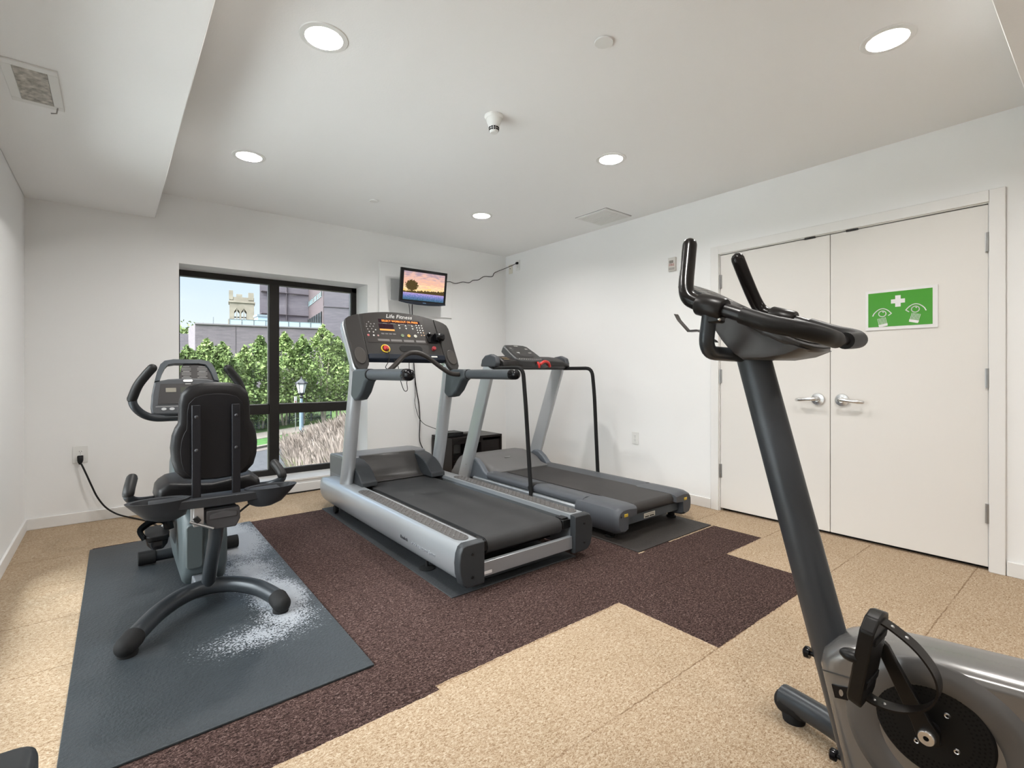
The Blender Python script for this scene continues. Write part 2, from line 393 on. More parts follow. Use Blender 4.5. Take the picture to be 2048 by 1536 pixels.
# back window
def window(name, O, X, n, W_, Hh, mull, rail):
    """frame in plane O + X*s + Z*z, thickness along n"""
    O, X, n = V(*O), V(*X), V(*n); Z = V(0, 0, 1); T = .07
    def bar(m, s0, s1, z0, z1, d0=0, d1=T):
        a = [O+X*s0+Z*z0, O+X*s1+Z*z0, O+X*s1+Z*z1, O+X*s0+Z*z1]
        m.loft([[p+n*d0 for p in a], [p+n*d1 for p in a]])
    f = MB(); fw = .055
    bar(f, 0, W_, Hh-fw, Hh); bar(f, 0, W_, 0, fw); bar(f, 0, fw*.6, 0, Hh); bar(f, W_-fw, W_, 0, Hh)
    root = S(f.build(name, frame_blk, bev=.002))
    for s0, s1 in mull:
        m = MB(); bar(m, s0, s1, fw, Hh-fw, -.012, T); m.build('mullion', frame_blk, root, bev=.002)
    m = MB(); xs = [fw*.6] + [v for mm in mull for v in mm] + [W_-fw]
    for i in range(0, len(xs), 2): bar(m, xs[i], xs[i+1], rail[0], rail[1], -.006, T)
    m.build('rail', frame_blk, root, bev=.002)
    al = M(name+'_bead', (0.45, 0.45, 0.45), 0.3, 0.8)
    for i in range(0, len(xs), 2):
        for z0, z1 in ((fw, rail[0]), (rail[1], Hh-fw)):
            m = MB(); bar(m, xs[i], xs[i+1], z0, z1, .034, .038); m.build('pane', glass, root)
            m = MB(); q = .007
            bar(m, xs[i], xs[i+1], z0, z0+q, .02, .034); bar(m, xs[i+1]-q, xs[i+1], z0, z1, .02, .034)
            m.build('glazing_bead', al, root)
    return root
window('window_1', (.431, WY, .122), (1, 0, 0), (0, 1, 0), 1.632, 1.925, [(.758, .848)], (.605, .697))
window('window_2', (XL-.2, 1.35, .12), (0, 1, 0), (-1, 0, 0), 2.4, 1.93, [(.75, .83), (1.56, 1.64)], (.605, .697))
# double doors
def door(name, y0, y1, hinge_y, knob_y, lever_dir):
    root = S(MB().bb(XR+.006, XR+.05, y0+.002, y1-.002, .022, DZ-.006).build(name, door_mat, bev=.002))
    for z in (1.878, 1.102, .327):
        h = MB(); h.bb(XR-.004, XR+.007, hinge_y-.012, hinge_y+.012, z-.055, z+.055)
        h.tube([(XR-.006, hinge_y, z-.055), (XR-.006, hinge_y, z+.055)], .007, 10)
        h.build('hinge', steel, root)
    k = MB().lathe([(.001, 0), (.043, 0), (.045, .006), (.040, .014), (.020, .018), (.016, .03)], (XR+.006, knob_y, .944), (-1, 0, 0), 28).build('door_handle', chrome, root)
    xx = XR-.045
    pts = [(xx+.028, knob_y, .944), (xx-.002, knob_y, .946), (xx-.012, knob_y+lever_dir*.02, .947), (xx-.012, knob_y+lever_dir*.06, .944), (xx-.006, knob_y+lever_dir*.105, .938), (xx+.010, knob_y+lever_dir*.128, .936)]
    MB().tube(smooth(pts, 5), .0125, 12, r2=.009, dome=2).build('lever', chrome, k)
    MB().lathe([(.012, 0), (.012, .006), (.008, .008)], (xx-.002, knob_y, .946), (-1, 0, 0), 16).build('keyhole_cap', steel, k)
    return root
door('door_1', DYM, DY1, DY1-.002, 1.372, 1)
door('door_2', DY0, DYM, DY0+.002, 1.223, -1)
b = MB()
b.bb(XR-.018, XR+.002, DY1+.004, DY1+.072, 0, DZ+.004+.068); b.bb(XR-.018, XR+.002, DY0-.072, DY0-.004, 0, DZ+.072); b.bb(XR-.018, XR+.002, DY0-.004, DY1+.004, DZ+.004, DZ+.072)
S(b.build('trim_4', trim_mat, bev=.003))
b = MB(); b.bb(XR+.052, XR+.118, DY0, DY1, 0, DZ); S(b.build('gap_shade_backing', dark_gap))  # dark sheet behind the leaves, stands in for shade in the door gaps
for ya, lb in ((1.13, 'small dark catch plate in the top gap of the right door leaf'), (1.39, 'small dark catch plate in the top gap of the left door leaf')):
    tag(MB().bb(XR-.001, XR+.012, ya, ya+.07, DZ-.010, DZ+.003).build('catch_plate', frame_blk), lb, 'catch plate')
# ------------------------------------------------------------------ sign on the door
xs_ = XR+.004
sg = MB().bb(XR-.0015, XR+.006, .716, 1.087, 1.409, 1.668).build('eyewash_sign', sign_white, bev=.001)
tag(sg, 'green eye wash sign with white cross and two eyes on the right door leaf', 'sign')
MB().bb(XR-.0030, XR-.0012, .741, 1.071, 1.430, 1.651).build('green_field', sign_green, sg)
def sgp(y, z): return (XR-.0034, y, z)      # y decreases to the right of the sign
def strip(m, pts, wd, closed=False):
    P = [Vector((p[0], p[1])) for p in pts]
    for i in range(len(P)-(0 if closed else 1)):
        a, c = P[i], P[(i+1) % len(P)]; d = (c-a); 
        if d.length < 1e-6: continue
        nn = Vector((-d.y, d.x)).normalized()*wd/2; e_ = d.normalized()*wd*.2
        q = [a-e_+nn, c+e_+nn, c+e_-nn, a-e_-nn]
        m.loft([[(XR-.0028, r.x, r.y) for r in q], [(XR-.0040, r.x, r.y) for r in q]])
cy, cz = .912, 1.588
b = MB(); b.bb(XR-.004, XR-.0028, cy-.014, cy+.014, cz-.036, cz+.036); b.bb(XR-.004, XR-.0028, cy-.036, cy-.014, cz-.013, cz+.013); b.bb(XR-.004, XR-.0028, cy+.014, cy+.036, cz-.013, cz+.013)
b.build('white_cross', sign_white, sg)
def eye(yc, zc, s, tilt):
    b = MB()
    lid = [(yc+s*.052, zc-.018)] + [(yc+s*(.052-.1*t), zc-.018+.045*math.sin(PI*(t*.93+.02))**.8) for t in [k/14 for k in range(1, 15)]]
    strip(b, lid, .0055); a = lid[-1]; strip(b, [a, (a[0]+s*.016, a[1]-.012)], .005)
    c = [(yc+.0195*math.cos(2*PI*k/24), zc+.0185*math.sin(2*PI*k/24)-.006) for k in range(24)]; strip(b, c, .0055, True)
    strip(b, [(yc-.006, zc+.002), (yc-.002, zc+.006)], .006)
    b.build('eye_symbol', sign_white, sg)
    b = MB(); ca, sa = math.cos(tilt), math.sin(tilt)
    def R(u, v_): return (yc+s*.006+u*ca-v_*sa, zc-.028+u*sa+v_*ca)
    for i in range(7):
        for j in range(9):
            strip(b, [R(-.021+i*.007, -.006-j*.0045), R(-.021+i*.007, -.0085-j*.0045)], .0028)
    q = [R(-.025, -.046), R(.025, -.046), R(.023, -.062), R(-.023, -.062)]
    b.loft([[(XR-.0028, *r) for r in q], [(XR-.0040, *r) for r in q]])
    b.build('water_spray_symbol', sign_white, sg)
eye(.994, 1.520, 1, -.20); eye(.824, 1.534, -1, .26)
# ------------------------------------------------------------------ outlets
def outlet(O, X, n, label, name='wall_outlet', face=plastic_w, w_=.072, h_=.116):
    O, X, n = V(*O), V(*X), V(*n); Z = V(0, 0, 1)
    r = tag(MB().prism(rrect(w_, h_, .006), O, X, Z, n*.006).build(name, face, bev=.0015), label, 'outlet')
    for dz in (.0195, -.0195):
        s = MB().prism(oval(.034, .029, 20), O+Z*dz+n*.005, X, Z, n*.003).build('socket', plastic_w, r)
        m = MB()
        for dx in (-.0065, .0065): m.prism(rrect(.0022, .0085, .0008, 1), O+Z*(dz+.003)+X*dx+n*.0075, X, Z, n*.0008)
        m.prism(oval(.0045, .0045, 10), O+Z*(dz-.008)+n*.0075, X, Z, n*.0008); m.build('slot', dark_gap, s)
    MB().prism(oval(.006, .006, 10), O+n*.0055, X, Z, n*.001).build('screw', steel, r)
    return r
outlet((-.188, YB, .517), (1, 0, 0), (0, -1, 0), 'white wall outlet with the black cord plugged in, left of the recumbent bike', w_=.088, h_=.125)
outlet((XR, 2.945, .507), (0, -1, 0), (-1, 0, 0), 'white wall outlet with nothing plugged in, low on the right wall behind the grey treadmill', w_=.078, h_=.116)
outlet((XR, 4.705, 2.452), (0, -1, 0), (-1, 0, 0), 'white wall outlet near the ceiling with the television cord plugged in', w_=.078, h_=.125)
jk = tag(MB().prism(rrect(.07, .115, .005), V(XR, 4.845, 2.425), V(0, -1, 0), V(0, 0, 1), V(-.008, 0, 0)).build('cable_jack', plastic_ivory, bev=.0015), 'ivory cable jack plate high in the corner beside the outlet', 'jack plate')
MB().lathe([(.006, 0), (.006, .012), (.004, .012)], (XR-.008, 4.845, 2.432), (-1, 0, 0), 12).build('coax_socket', steel, jk)
def cord(name, pts, r, label, mat=black_pl, n=6, cat='cord'):
    return tag(MB().tube(smooth(pts, n), r, 8).build(name, mat), label, cat)
# bike power cord
pc = cord('power_cord', [(-.186, 4.918, .455), (-.175, 4.915, .43), (-.150, 4.905, .36), (-.123, 4.90, .28), (-.09, 4.90, .19), (-.043, 4.905, .105), (.016, 4.90, .047), (.076, 4.88, .016), (.14, 4.80, .0065), (.22, 4.62, .006), (.30, 4.3, .006), (.35, 4.19, .006), (.365, 4.12, .018), (.37, 3.9, .016)], .006, 'thick black power cord running from the left outlet down to the recumbent bike')
MB().loft([[(-.188+sx_*w1, y, z+sz*h1) for sx_, sz in ((-1, -1), (1, -1), (1, 1), (-1, 1))] for w1, h1, y, z in ((.017, .018, 4.940, .492), (.018, .018, 4.925, .488), (.014, .014, 4.915, .470), (.009, .010, 4.915, .452))]).build('plug', black_pl, pc, bev=.003)
# television power cord across the corner, TV signal cables down the wall
tcrd = cord('television_cord', [(2.90, 4.90, 2.14), (2.96, 4.92, 2.165), (3.045, 4.93, 2.186), (3.125, 4.932, 2.174), (3.227, 4.932, 2.203), (3.315, 4.93, 2.204), (3.373, 4.932, 2.239), (3.454, 4.932, 2.255), (3.536, 4.93, 2.305), (3.658, 4.93, 2.318), (3.70, 4.932, 2.372), (3.82, 4.90, 2.43), (3.865, 4.80, 2.46), (3.868, 4.72, 2.474)], .004, 'thin wavy black cord from the television to the high corner outlet', n=5)
MB().box((3.872, 4.705, 2.476), (.022, .035, .026)).build('plug', black_pl, tcrd, bev=.004)
cord('television_signal_cable', [(2.53, 4.86, 1.87), (2.55, 4.90, 1.79), (2.575, 4.93, 1.45), (2.585, 4.937, 1.30), (2.604, 4.937, 1.077), (2.623, 4.937, .939), (2.652, 4.937, .782), (2.665, 4.937, .607), (2.661, 4.937, .382), (2.706, 4.932, .255), (2.73, 4.93, .06)], .005, 'black cable hanging down the back wall from the television to the floor', cat='cable')
cord('antenna_cable', [(2.49, 4.86, 1.87), (2.535, 4.92, 1.76), (2.59, 4.93, 1.2), (2.60, 4.925, .90), (2.595, 4.925, .82), (2.61, 4.925, .73), (2.645, 4.92, .628), (2.704, 4.90, .555), (2.802, 4.86, .508), (2.86, 4.80, .475), (2.87, 4.74, .455)], .0032, 'thin black cable looping from behind the television to the cable box', cat='cable')
cord('floor_cable', [(.9, 4.87, .006), (1.2, 4.885, .006), (1.45, 4.888, .006), (1.7, 4.90, .006), (2.1, 4.91, .006), (2.5, 4.9, .006)], .006, 'black cable lying along the floor under the window sill', cat='cable')
# ------------------------------------------------------------------ television and mounts
pb = tag(MB().bb(2.183, 3.077, 4.932, YB, 1.762, 2.308).build('backing_board', white_wall, bev=.004), 'white painted plywood backing board fixed to the wall behind the television', 'board')
mp_ = tag(MB().bb(2.30, 2.60, 4.912, 4.932, 1.905, 2.135).bb(2.56, 2.70, 4.80, 4.915, 1.97, 2.05).build('television_bracket', M('bracket_grey', (.72, .73, .74), .4, .3), bev=.003), 'grey metal wall bracket sticking out left behind the television', 'bracket')
tl = V(2.333, 4.725, 2.229); tX = V(1, 0, 0); tY = V(.012, .070, -.352).normalized(); tN = tY.cross(tX)   # tN faces the room
tN = -tN if tN.y > 0 else tN
TVW, TVH = .553, .355
tv = empty('television', (2.61, 4.8, 1.88), 'small black flat television on the back wall showing a sunset over a lavender field', 'television')
def tvp(s, t, d): return tl+tX*s+tY*t+tN*d
m = MB(); poly = [(0, 0), (TVW, 0), (TVW, TVH), (.47, TVH+.012), (.34, TVH+.02), (.20, TVH+.02), (.08, TVH+.012), (0, TVH)]
m.loft([[tvp(*p, -.022) for p in poly], [tvp(*p, .012) for p in poly]]); m.build('casing', black_gloss, tv, bev=.004)
m = MB(); q = rrect(.40, .26, .03, cx=TVW/2, cy=TVH/2); m.loft([[tvp(*p, -.06) for p in q], [tvp(*p, -.02) for p in q]]); m.build('rear_housing', black_pl, tv, bev=.004)
m = MB(); poly = [(.0, TVH-.014), (TVW, TVH-.014), (TVW, TVH), (.47, TVH+.012), (.34, TVH+.02), (.20, TVH+.02), (.08, TVH+.012), (0, TVH)]
m.loft([[tvp(*p, .0125) for p in poly], [tvp(*p, .016) for p in poly]]); m.build('lower_trim', navy, tv, bev=.002)
def screen_mat():
    m = bpy.data.materials.new('television_picture'); m.use_nodes = True; t = m.node_tree; t.nodes.clear(); L = t.links
    o = nd(t, 'ShaderNodeOutputMaterial'); em = nd(t, 'ShaderNodeEmission'); em.inputs[1].default_value = 0.95; L.new(em.outputs[0], o.inputs[0])
    uv = nd(t, 'ShaderNodeTexCoord'); s = nd(t, 'ShaderNodeSeparateXYZ'); L.new(uv.outputs['UV'], s.inputs[0])
    def mth(op, a, b=None, c=None):
        n = nd(t, 'ShaderNodeMath', operation=op)
        for i, x in enumerate((a, b, c)):
            if x is None: continue
            if isinstance(x, (int, float)): n.inputs[i].default_value = x
            else: L.new(x, n.inputs[i])
        return n.outputs[0]
    def nz(sx_, sy_, d=4):
        mp = nd(t, 'ShaderNodeMapping'); mp.inputs['Scale'].default_value = (sx_, sy_, 1); L.new(uv.outputs['UV'], mp.inputs['Vector'])
        n = nd(t, 'ShaderNodeTexNoise'); n.inputs['Scale'].default_value = 1; n.inputs['Detail'].default_value = d; L.new(mp.outputs[0], n.inputs['Vector']); return n.outputs['Fac']
    def ramp(st, f):
        r = nd(t, 'ShaderNodeValToRGB'); el = r.color_ramp.elements; el[0].position, el[0].color = st[0][0], (*st[0][1], 1); el[1].position, el[1].color = st[-1][0], (*st[-1][1], 1)
        for q, c in st[1:-1]: k = el.new(q); k.color = (*c, 1)
        L.new(f, r.inputs[0]); return r.outputs[0]
    def mix(f, a, b):
        n = nd(t, 'ShaderNodeMix', data_type='RGBA'); L.new(f, n.inputs['Factor']); L.new(a, n.inputs['A']); L.new(b, n.inputs['B']); return n.outputs['Result']
    X, Y = s.outputs['X'], s.outputs['Y']
    sky = ramp([(0.30, (.95, .62, .22)), (0.45, (.95, .72, .42)), (.62, (.88, .50, .36)), (.8, (.80, .50, .42)), (1, (.45, .33, .38))], mth('ADD', Y, mth('MULTIPLY', mth('SUBTRACT', nz(7, 16), .5), .9)))
    field = ramp([(0, (.05, .13, .18)), (.12, (.13, .20, .42)), (.2, (.30, .28, .62)), (.27, (.55, .38, .66))], mth('ADD', Y, mth('MULTIPLY', mth('SUBTRACT', nz(45, 30), .5), .42)))
    tree = ramp([(0, (.05, .035, .02)), (1, (.13, .09, .03))], nz(40, 40))
    c = mix(mth('LESS_THAN', Y, mth('ADD', mth('ADD', .20, mth('MULTIPLY', X, .10)), mth('MULTIPLY', nz(24, 3), .20))), sky, tree)
    dx = mth('DIVIDE', mth('SUBTRACT', X, .20), .150); dy = mth('DIVIDE', mth('SUBTRACT', Y, .52), .185)
    rr = mth('ADD', mth('ADD', mth('MULTIPLY', dx, dx), mth('MULTIPLY', dy, dy)), mth('MULTIPLY', mth('SUBTRACT', nz(34, 24), .5), 2.6))
    c = mix(mth('MULTIPLY', mth('LESS_THAN', rr, 1.0), mth('GREATER_THAN', Y, .3)), c, tree)
    tk = mth('MULTIPLY', mth('LESS_THAN', mth('ABSOLUTE', mth('SUBTRACT', X, .2)), .02), mth('LESS_THAN', Y, .45))
    c = mix(tk, c, tree)
    c = mix(mth('LESS_THAN', Y, .255), c, field)
    L.new(c, em.inputs[0]); return m
me = bpy.data.meshes.new('screen'); q = [tvp(.030, .327, .0135), tvp(.523, .327, .0135), tvp(.523, .030, .0135), tvp(.030, .030, .0135)]
me.from_pydata([p-WL[tv.name] for p in q], [], [(0, 1, 2, 3)]); uvl = me.uv_layers.new(name='uv')
for i, c in enumerate(((0, 0), (1, 0), (1, 1), (0, 1))): uvl.data[i].uv = c
me.materials.append(screen_mat()); so_ = bpy.data.objects.new('screen', me); COL.objects.link(so_); so_.parent = tv; WL[so_.name] = WL[tv.name]
m = MB(); m.loft([[tvp(*p, .0165) for p in rrect(.04, .007, .003, cx=.287, cy=.349)], [tvp(*p, .018) for p in rrect(.04, .007, .003, cx=.287, cy=.349)]]); m.build('maker_badge', M('badge_blue', (.2, .35, .55), .3), tv)
def adopt(ch, par):
    for k in ('category', 'label', 'group'):
        if k in ch: del ch[k]
    d = WL[ch.name]-WL[par.name]; me_ = ch.data
    for o_ in [ch]+list(ch.children):
        for v in o_.data.vertices: v.co += d
        WL[o_.name] = WL[par.name].copy()
    ch.parent = par; ch.location = (0, 0, 0)
adopt(tcrd, tv)
# ------------------------------------------------------------------ black TV cabinet in the corner
cab = empty('media_cabinet', (3.145, 4.7, 0), 'low dark espresso wooden cabinet in the back corner behind the treadmills', 'cabinet')
x0, x1, y0, y1, zt = 2.81, 3.48, 4.5, 4.93, .43
MB().bb(x0, x1, y0, y1, zt-.024, zt).build('top_panel', espresso, cab, bev=.002)
MB().bb(x0, x0+.02, y0, y1, 0, zt-.024).build('side_panel', espresso, cab, bev=.002)
MB().bb(x1-.02, x1, y0, y1, 0, zt-.024).build('side_panel', espresso, cab, bev=.002)
MB().bb(3.195, 3.215, y0+.005, y1, 0, zt-.024).build('divider', espresso, cab, bev=.002)
MB().bb(x0+.02, 3.195, y0+.01, y0+.03, zt-.07, zt-.024).build('apron', espresso, cab, bev=.002)
MB().bb(x0+.02, 3.195, y0+.01, y1, .165, .185).build('shelf', espresso, cab, bev=.002)
MB().bb(x0+.02, x1-.02, y0+.01, y1, .03, .05).build('shelf', espresso, cab, bev=.002)
MB().bb(3.217, x1-.022, y0+.012, y0+.03, .06, zt-.055).build('door', espresso, cab, bev=.002)
cb = tag(MB().bb(2.80, 3.00, 4.57, 4.76, zt+.004, zt+.052).build('cable_box', black_pl, bev=.003), 'flat black cable box on the left of the corner cabinet', 'cable box')
MB().bb(2.81, 2.99, 4.566, 4.5705, zt+.012, zt+.044).build('front_panel', black_gloss, cb)
for a in (2.81, 2.975):
    for c in (4.58, 4.735): MB().bb(a, a+.015, c, c+.015, zt, zt+.004).build('foot', black_rub, cb)
tag(MB().bb(3.02, 3.12, 4.60, 4.70, zt, zt+.026).build('power_adapter', black_pl, bev=.004), 'small black adapter box lying right of the cable box', 'adapter')
cord('cabinet_cable', [(2.94, 4.9, .36), (2.93, 4.88, .30), (2.945, 4.87, .23), (2.94, 4.88, .19)], .003, 'thin black cable hanging inside the open bay of the corner cabinet', cat='cable')
# ------------------------------------------------------------------ ceiling fittings
def downlight(x, y, label, power=True):
    r = empty('recessed_downlight', (x, y, H-.004), label, 'ceiling light', 'recessed ceiling lights')
    MB().lathe([(.103, -.0005), (.100, -.004), (.078, -.005), (.077, 0.0)], (x, y, H), seg=40, caps=False).build('trim_ring', plastic_w, r)
    MB().lathe([(.078, -.004), (.0765, .003), (.060, .036), (.058, .038)], (x, y, H-.001), seg=40, caps=False).build('reflector', can_white, r)
    MB().lathe([(.0001, .035), (.059, .035), (.059, .038), (.0001, .038)], (x, y, H-.001), seg=32, caps=False).build('lamp', lamp_emit, r)
    l = bpy.data.lights.new('downlight_lamp', 'AREA'); l.shape = 'DISK'; l.size = .105; l.energy = LAMP_W; l.color = (1.0, .972, .935); l.spread = math.radians(175)
    o = bpy.data.objects.new('downlight_lamp', l); COL.objects.link(o); o.parent = r; o.location = (0, 0, .030)
    return r
# recess holes are cut in the ceiling for each can
LIGHTS = [(.721, 2.205, 'recessed ceiling light at the upper left, largest of the left pair'),
          (2.655, .660, 'round recessed ceiling light at the upper right, above the double doors'),
          (.721, 3.735, 'recessed ceiling light nearest the window, beside the left soffit'),
          (2.666, 2.223, 'recessed ceiling light between the smoke detector and the square ceiling diffuser'),
          (2.685, 3.784, 'smallest-looking recessed ceiling light, farthest back near the television corner')]
for x, y, lb in LIGHTS: downlight(x, y, lb)
HID = [(.721, .66), (.721, -1.3), (2.66, -1.3)]  # the rear pair is unseen, added to raise the ambient light
for (x, y), lb in zip(HID, ('round recessed ceiling light above the bench, outside the picture', 'unseen ceiling light added behind the viewer on the left for ambient light', 'unseen ceiling light added behind the viewer on the right for ambient light')): downlight(x, y, lb)
ch = bpy.data.objects['ceiling']
bpy.context.view_layer.update()
cut = MB()
for x, y, *_ in LIGHTS + HID: cut.lathe([(.079, -.05), (.079, .07)], (x, y, H), seg=32)
co = cut.build('cutter', dark_gap); md = ch.modifiers.new('cans', 'BOOLEAN'); md.operation = 'DIFFERENCE'; md.object = co; md.solver = 'EXACT'
bpy.context.view_layer.update(); dg = bpy.context.evaluated_depsgraph_get(); nm = bpy.data.meshes.new_from_object(ch.evaluated_get(dg))
ch.modifiers.clear(); ch.data = nm; bpy.data.objects.remove(co)
for p in nm.polygons: p.use_smooth = False
# smoke detector
sd = empty('smoke_detector', (1.698, 2.27, H), 'white cone-shaped smoke detector with dark slots on the ceiling', 'smoke detector')
MB().lathe([(.0001, 0), (.053, 0), (.055, -.008), (.051, -.014), (.046, -.018)], (1.698, 2.27, H), seg=32).build('base', plastic_w, sd)
MB().lathe([(.045, -.014), (.041, -.034), (.031, -.060), (.028, -.066), (.026, -.088), (.020, -.097), (.0001, -.099)], (1.698, 2.27, H), seg=32).build('sensor_head', plastic_w, sd)
m = MB()
for k in range(12):
    for z in (-.071, -.082):
        a = 2*PI*k/12; d = V(math.cos(a), math.sin(a), 0); c = V(1.698, 2.27, H+z)+d*(.0275 if z > -.08 else .0265)
        m.box(c, (.004, .0105, .0075), Matrix.Rotation(a, 3, 'Z'))
m.build('vent_slot', dark_gap, sd)
# sprinkler covers
def cover(x, y, r_, label):
    o = MB().lathe([(.0001, -.009), (r_*.97, -.009), (r_, -.006), (r_, -.004), (r_*.85, -.004), (r_*.85, 0)], (x, y, H), seg=36).build('sprinkler_cover', plastic_w)
    return tag(o, label, 'sprinkler cover')
cover(1.692, 1.451, .041, 'round white sprinkler cover between the two nearest ceiling lights'); cover(1.737, 4.029, .038, 'small round white sprinkler cover on the ceiling above the window')
# square ceiling diffuser
dv = empty('ceiling_diffuser', (3.6, 3.095, H), 'square white ceiling air diffuser beside the right wall', 'air vent')
MB().bb(3.425, 3.775, 2.91, 3.28, H-.010, H).build('frame', plastic_w, dv, bev=.002); MB().bb(3.419, 3.781, 2.904, 3.286, H-.002, H-.0001).build('painted_shadow_rim', M('shadow_rim_grey', (.25, .25, .25), .8), dv)  # flat grey rim, shadow line painted in around the frame
m = MB()
for k in range(22): 
    y = 2.94+k*.0145
    m.bb(3.45, 3.59, y, y+.009, H-.013, H-.009); m.bb(3.61, 3.75, y, y+.009, H-.013, H-.009)
m.build('louvres', plastic_w, dv)
MB().bb(3.593, 3.607, 2.93, 3.26, H-.014, H-.006).build('centre_bar', plastic_w, dv)
# return grille on the soffit
gx0, gx1, gy0, gy1 = -.355, -.178, 2.79, 3.19
gr = empty('air_grille', (-.266, 2.99, SZ), 'white air grille with dusty dark louvres on the left soffit', 'air vent')
m = MB(); q = .040
m.bb(gx0, gx1, gy0, gy0+q, SZ-.008, SZ); m.bb(gx0, gx1, gy1-q, gy1, SZ-.008, SZ); m.bb(gx0, gx0+.035, gy0+q, gy1-q, SZ-.008, SZ); m.bb(gx1-.035, gx1, gy0+q, gy1-q, SZ-.008, SZ)
m.build('frame', plastic_w, gr, bev=.002)
MB().bb(gx0+.03, gx1-.03, gy0+.035, gy1-.035, SZ-.0012, SZ-.0002).build('backing', M('duct_shadow', (.05, .045, .04), .9), gr)
m = MB(); sl_m = M('dusty_louvre', (.50, .48, .44), .7, vary=(40, .4))
for k in range(19):
    y = gy0+.046+k*.0168; m.box((-.2665, y, SZ-.006), (gx1-gx0-.072, .0155, .0016), Matrix.Rotation(-.50, 3, 'X'))
m.build('louvres', sl_m, gr)
MB().tube([(-.20, gy1-.03, SZ-.006), (-.205, gy1-.02, SZ-.03), (-.225, gy1-.015, SZ-.034)], .003, 8).build('lever', steel, gr)
# fire alarm strobe
fa = tag(MB().bb(XR-.022, XR, 2.500, 2.575, 2.035, 2.155).build('fire_alarm', M('alarm_plate', (.62, .60, .57), .5), bev=.003), 'small beige fire alarm sounder lettered FIRE on the right wall beside the doors', 'fire alarm')
text('FIRE', 'lettering', M('alarm_red', (.35, .06, .06), .5), fa, (XR-.0225, 2.537, 2.088), (0, -1, 0), (0, 0, 1), .030)
MB().bb(XR-.030, XR-.022, 2.522, 2.558, 2.105, 2.128).build('speaker_grille', M('alarm_grey', (.25, .23, .21), .5), fa, bev=.001)
MB().bb(XR-.025, XR-.022, 2.51, 2.565, 2.045, 2.066).build('label_strip', M('alarm_grey2', (.4, .38, .36), .5), fa)
# floor mats
mat_b = rubber('rubber_mat_bike', (.026, .032, .037), ((.62, 3.78, .23, .58, 2.2), (.60, 3.10, .18, .34, 1.3), (.655, 2.70, .15, .30, 2.0), (.63, 2.44, .14, .20, 1.1), (.50, 2.33, .22, .12, .9)), rough=.48)
mat_t = rubber('rubber_mat_treadmill', (.024, .026, .029)); mat_p = rubber('rubber_mat_grey_treadmill', (.022, .018, .016))
def mat_(pts, z, mt, label):
    m = MB(); m.loft([[(x, y, .0005) for x, y in pts], [(x, y, z) for x, y in pts]])
    return tag(m.build('rubber_mat', mt, bev=.002), label, 'mat')
mat_([(-.125, 1.815), (.787, 1.822), (.812, 4.165), (-.112, 4.125)], .009, mat_b, 'large dark rubber mat under the recumbent bike, worn white along its right side')
mat_([(1.324, 2.122), (2.22, 2.125), (2.24, 4.18), (1.352, 4.19)], .006, mat_t, 'thin dark rubber mat under the large silver treadmill')
mat_([(2.575, 1.925), (3.452, 1.932), (3.46, 4.2), (2.57, 4.2)], .006, mat_p, 'brownish black rubber mat under the grey treadmill nearest the doors')
MZ = .009
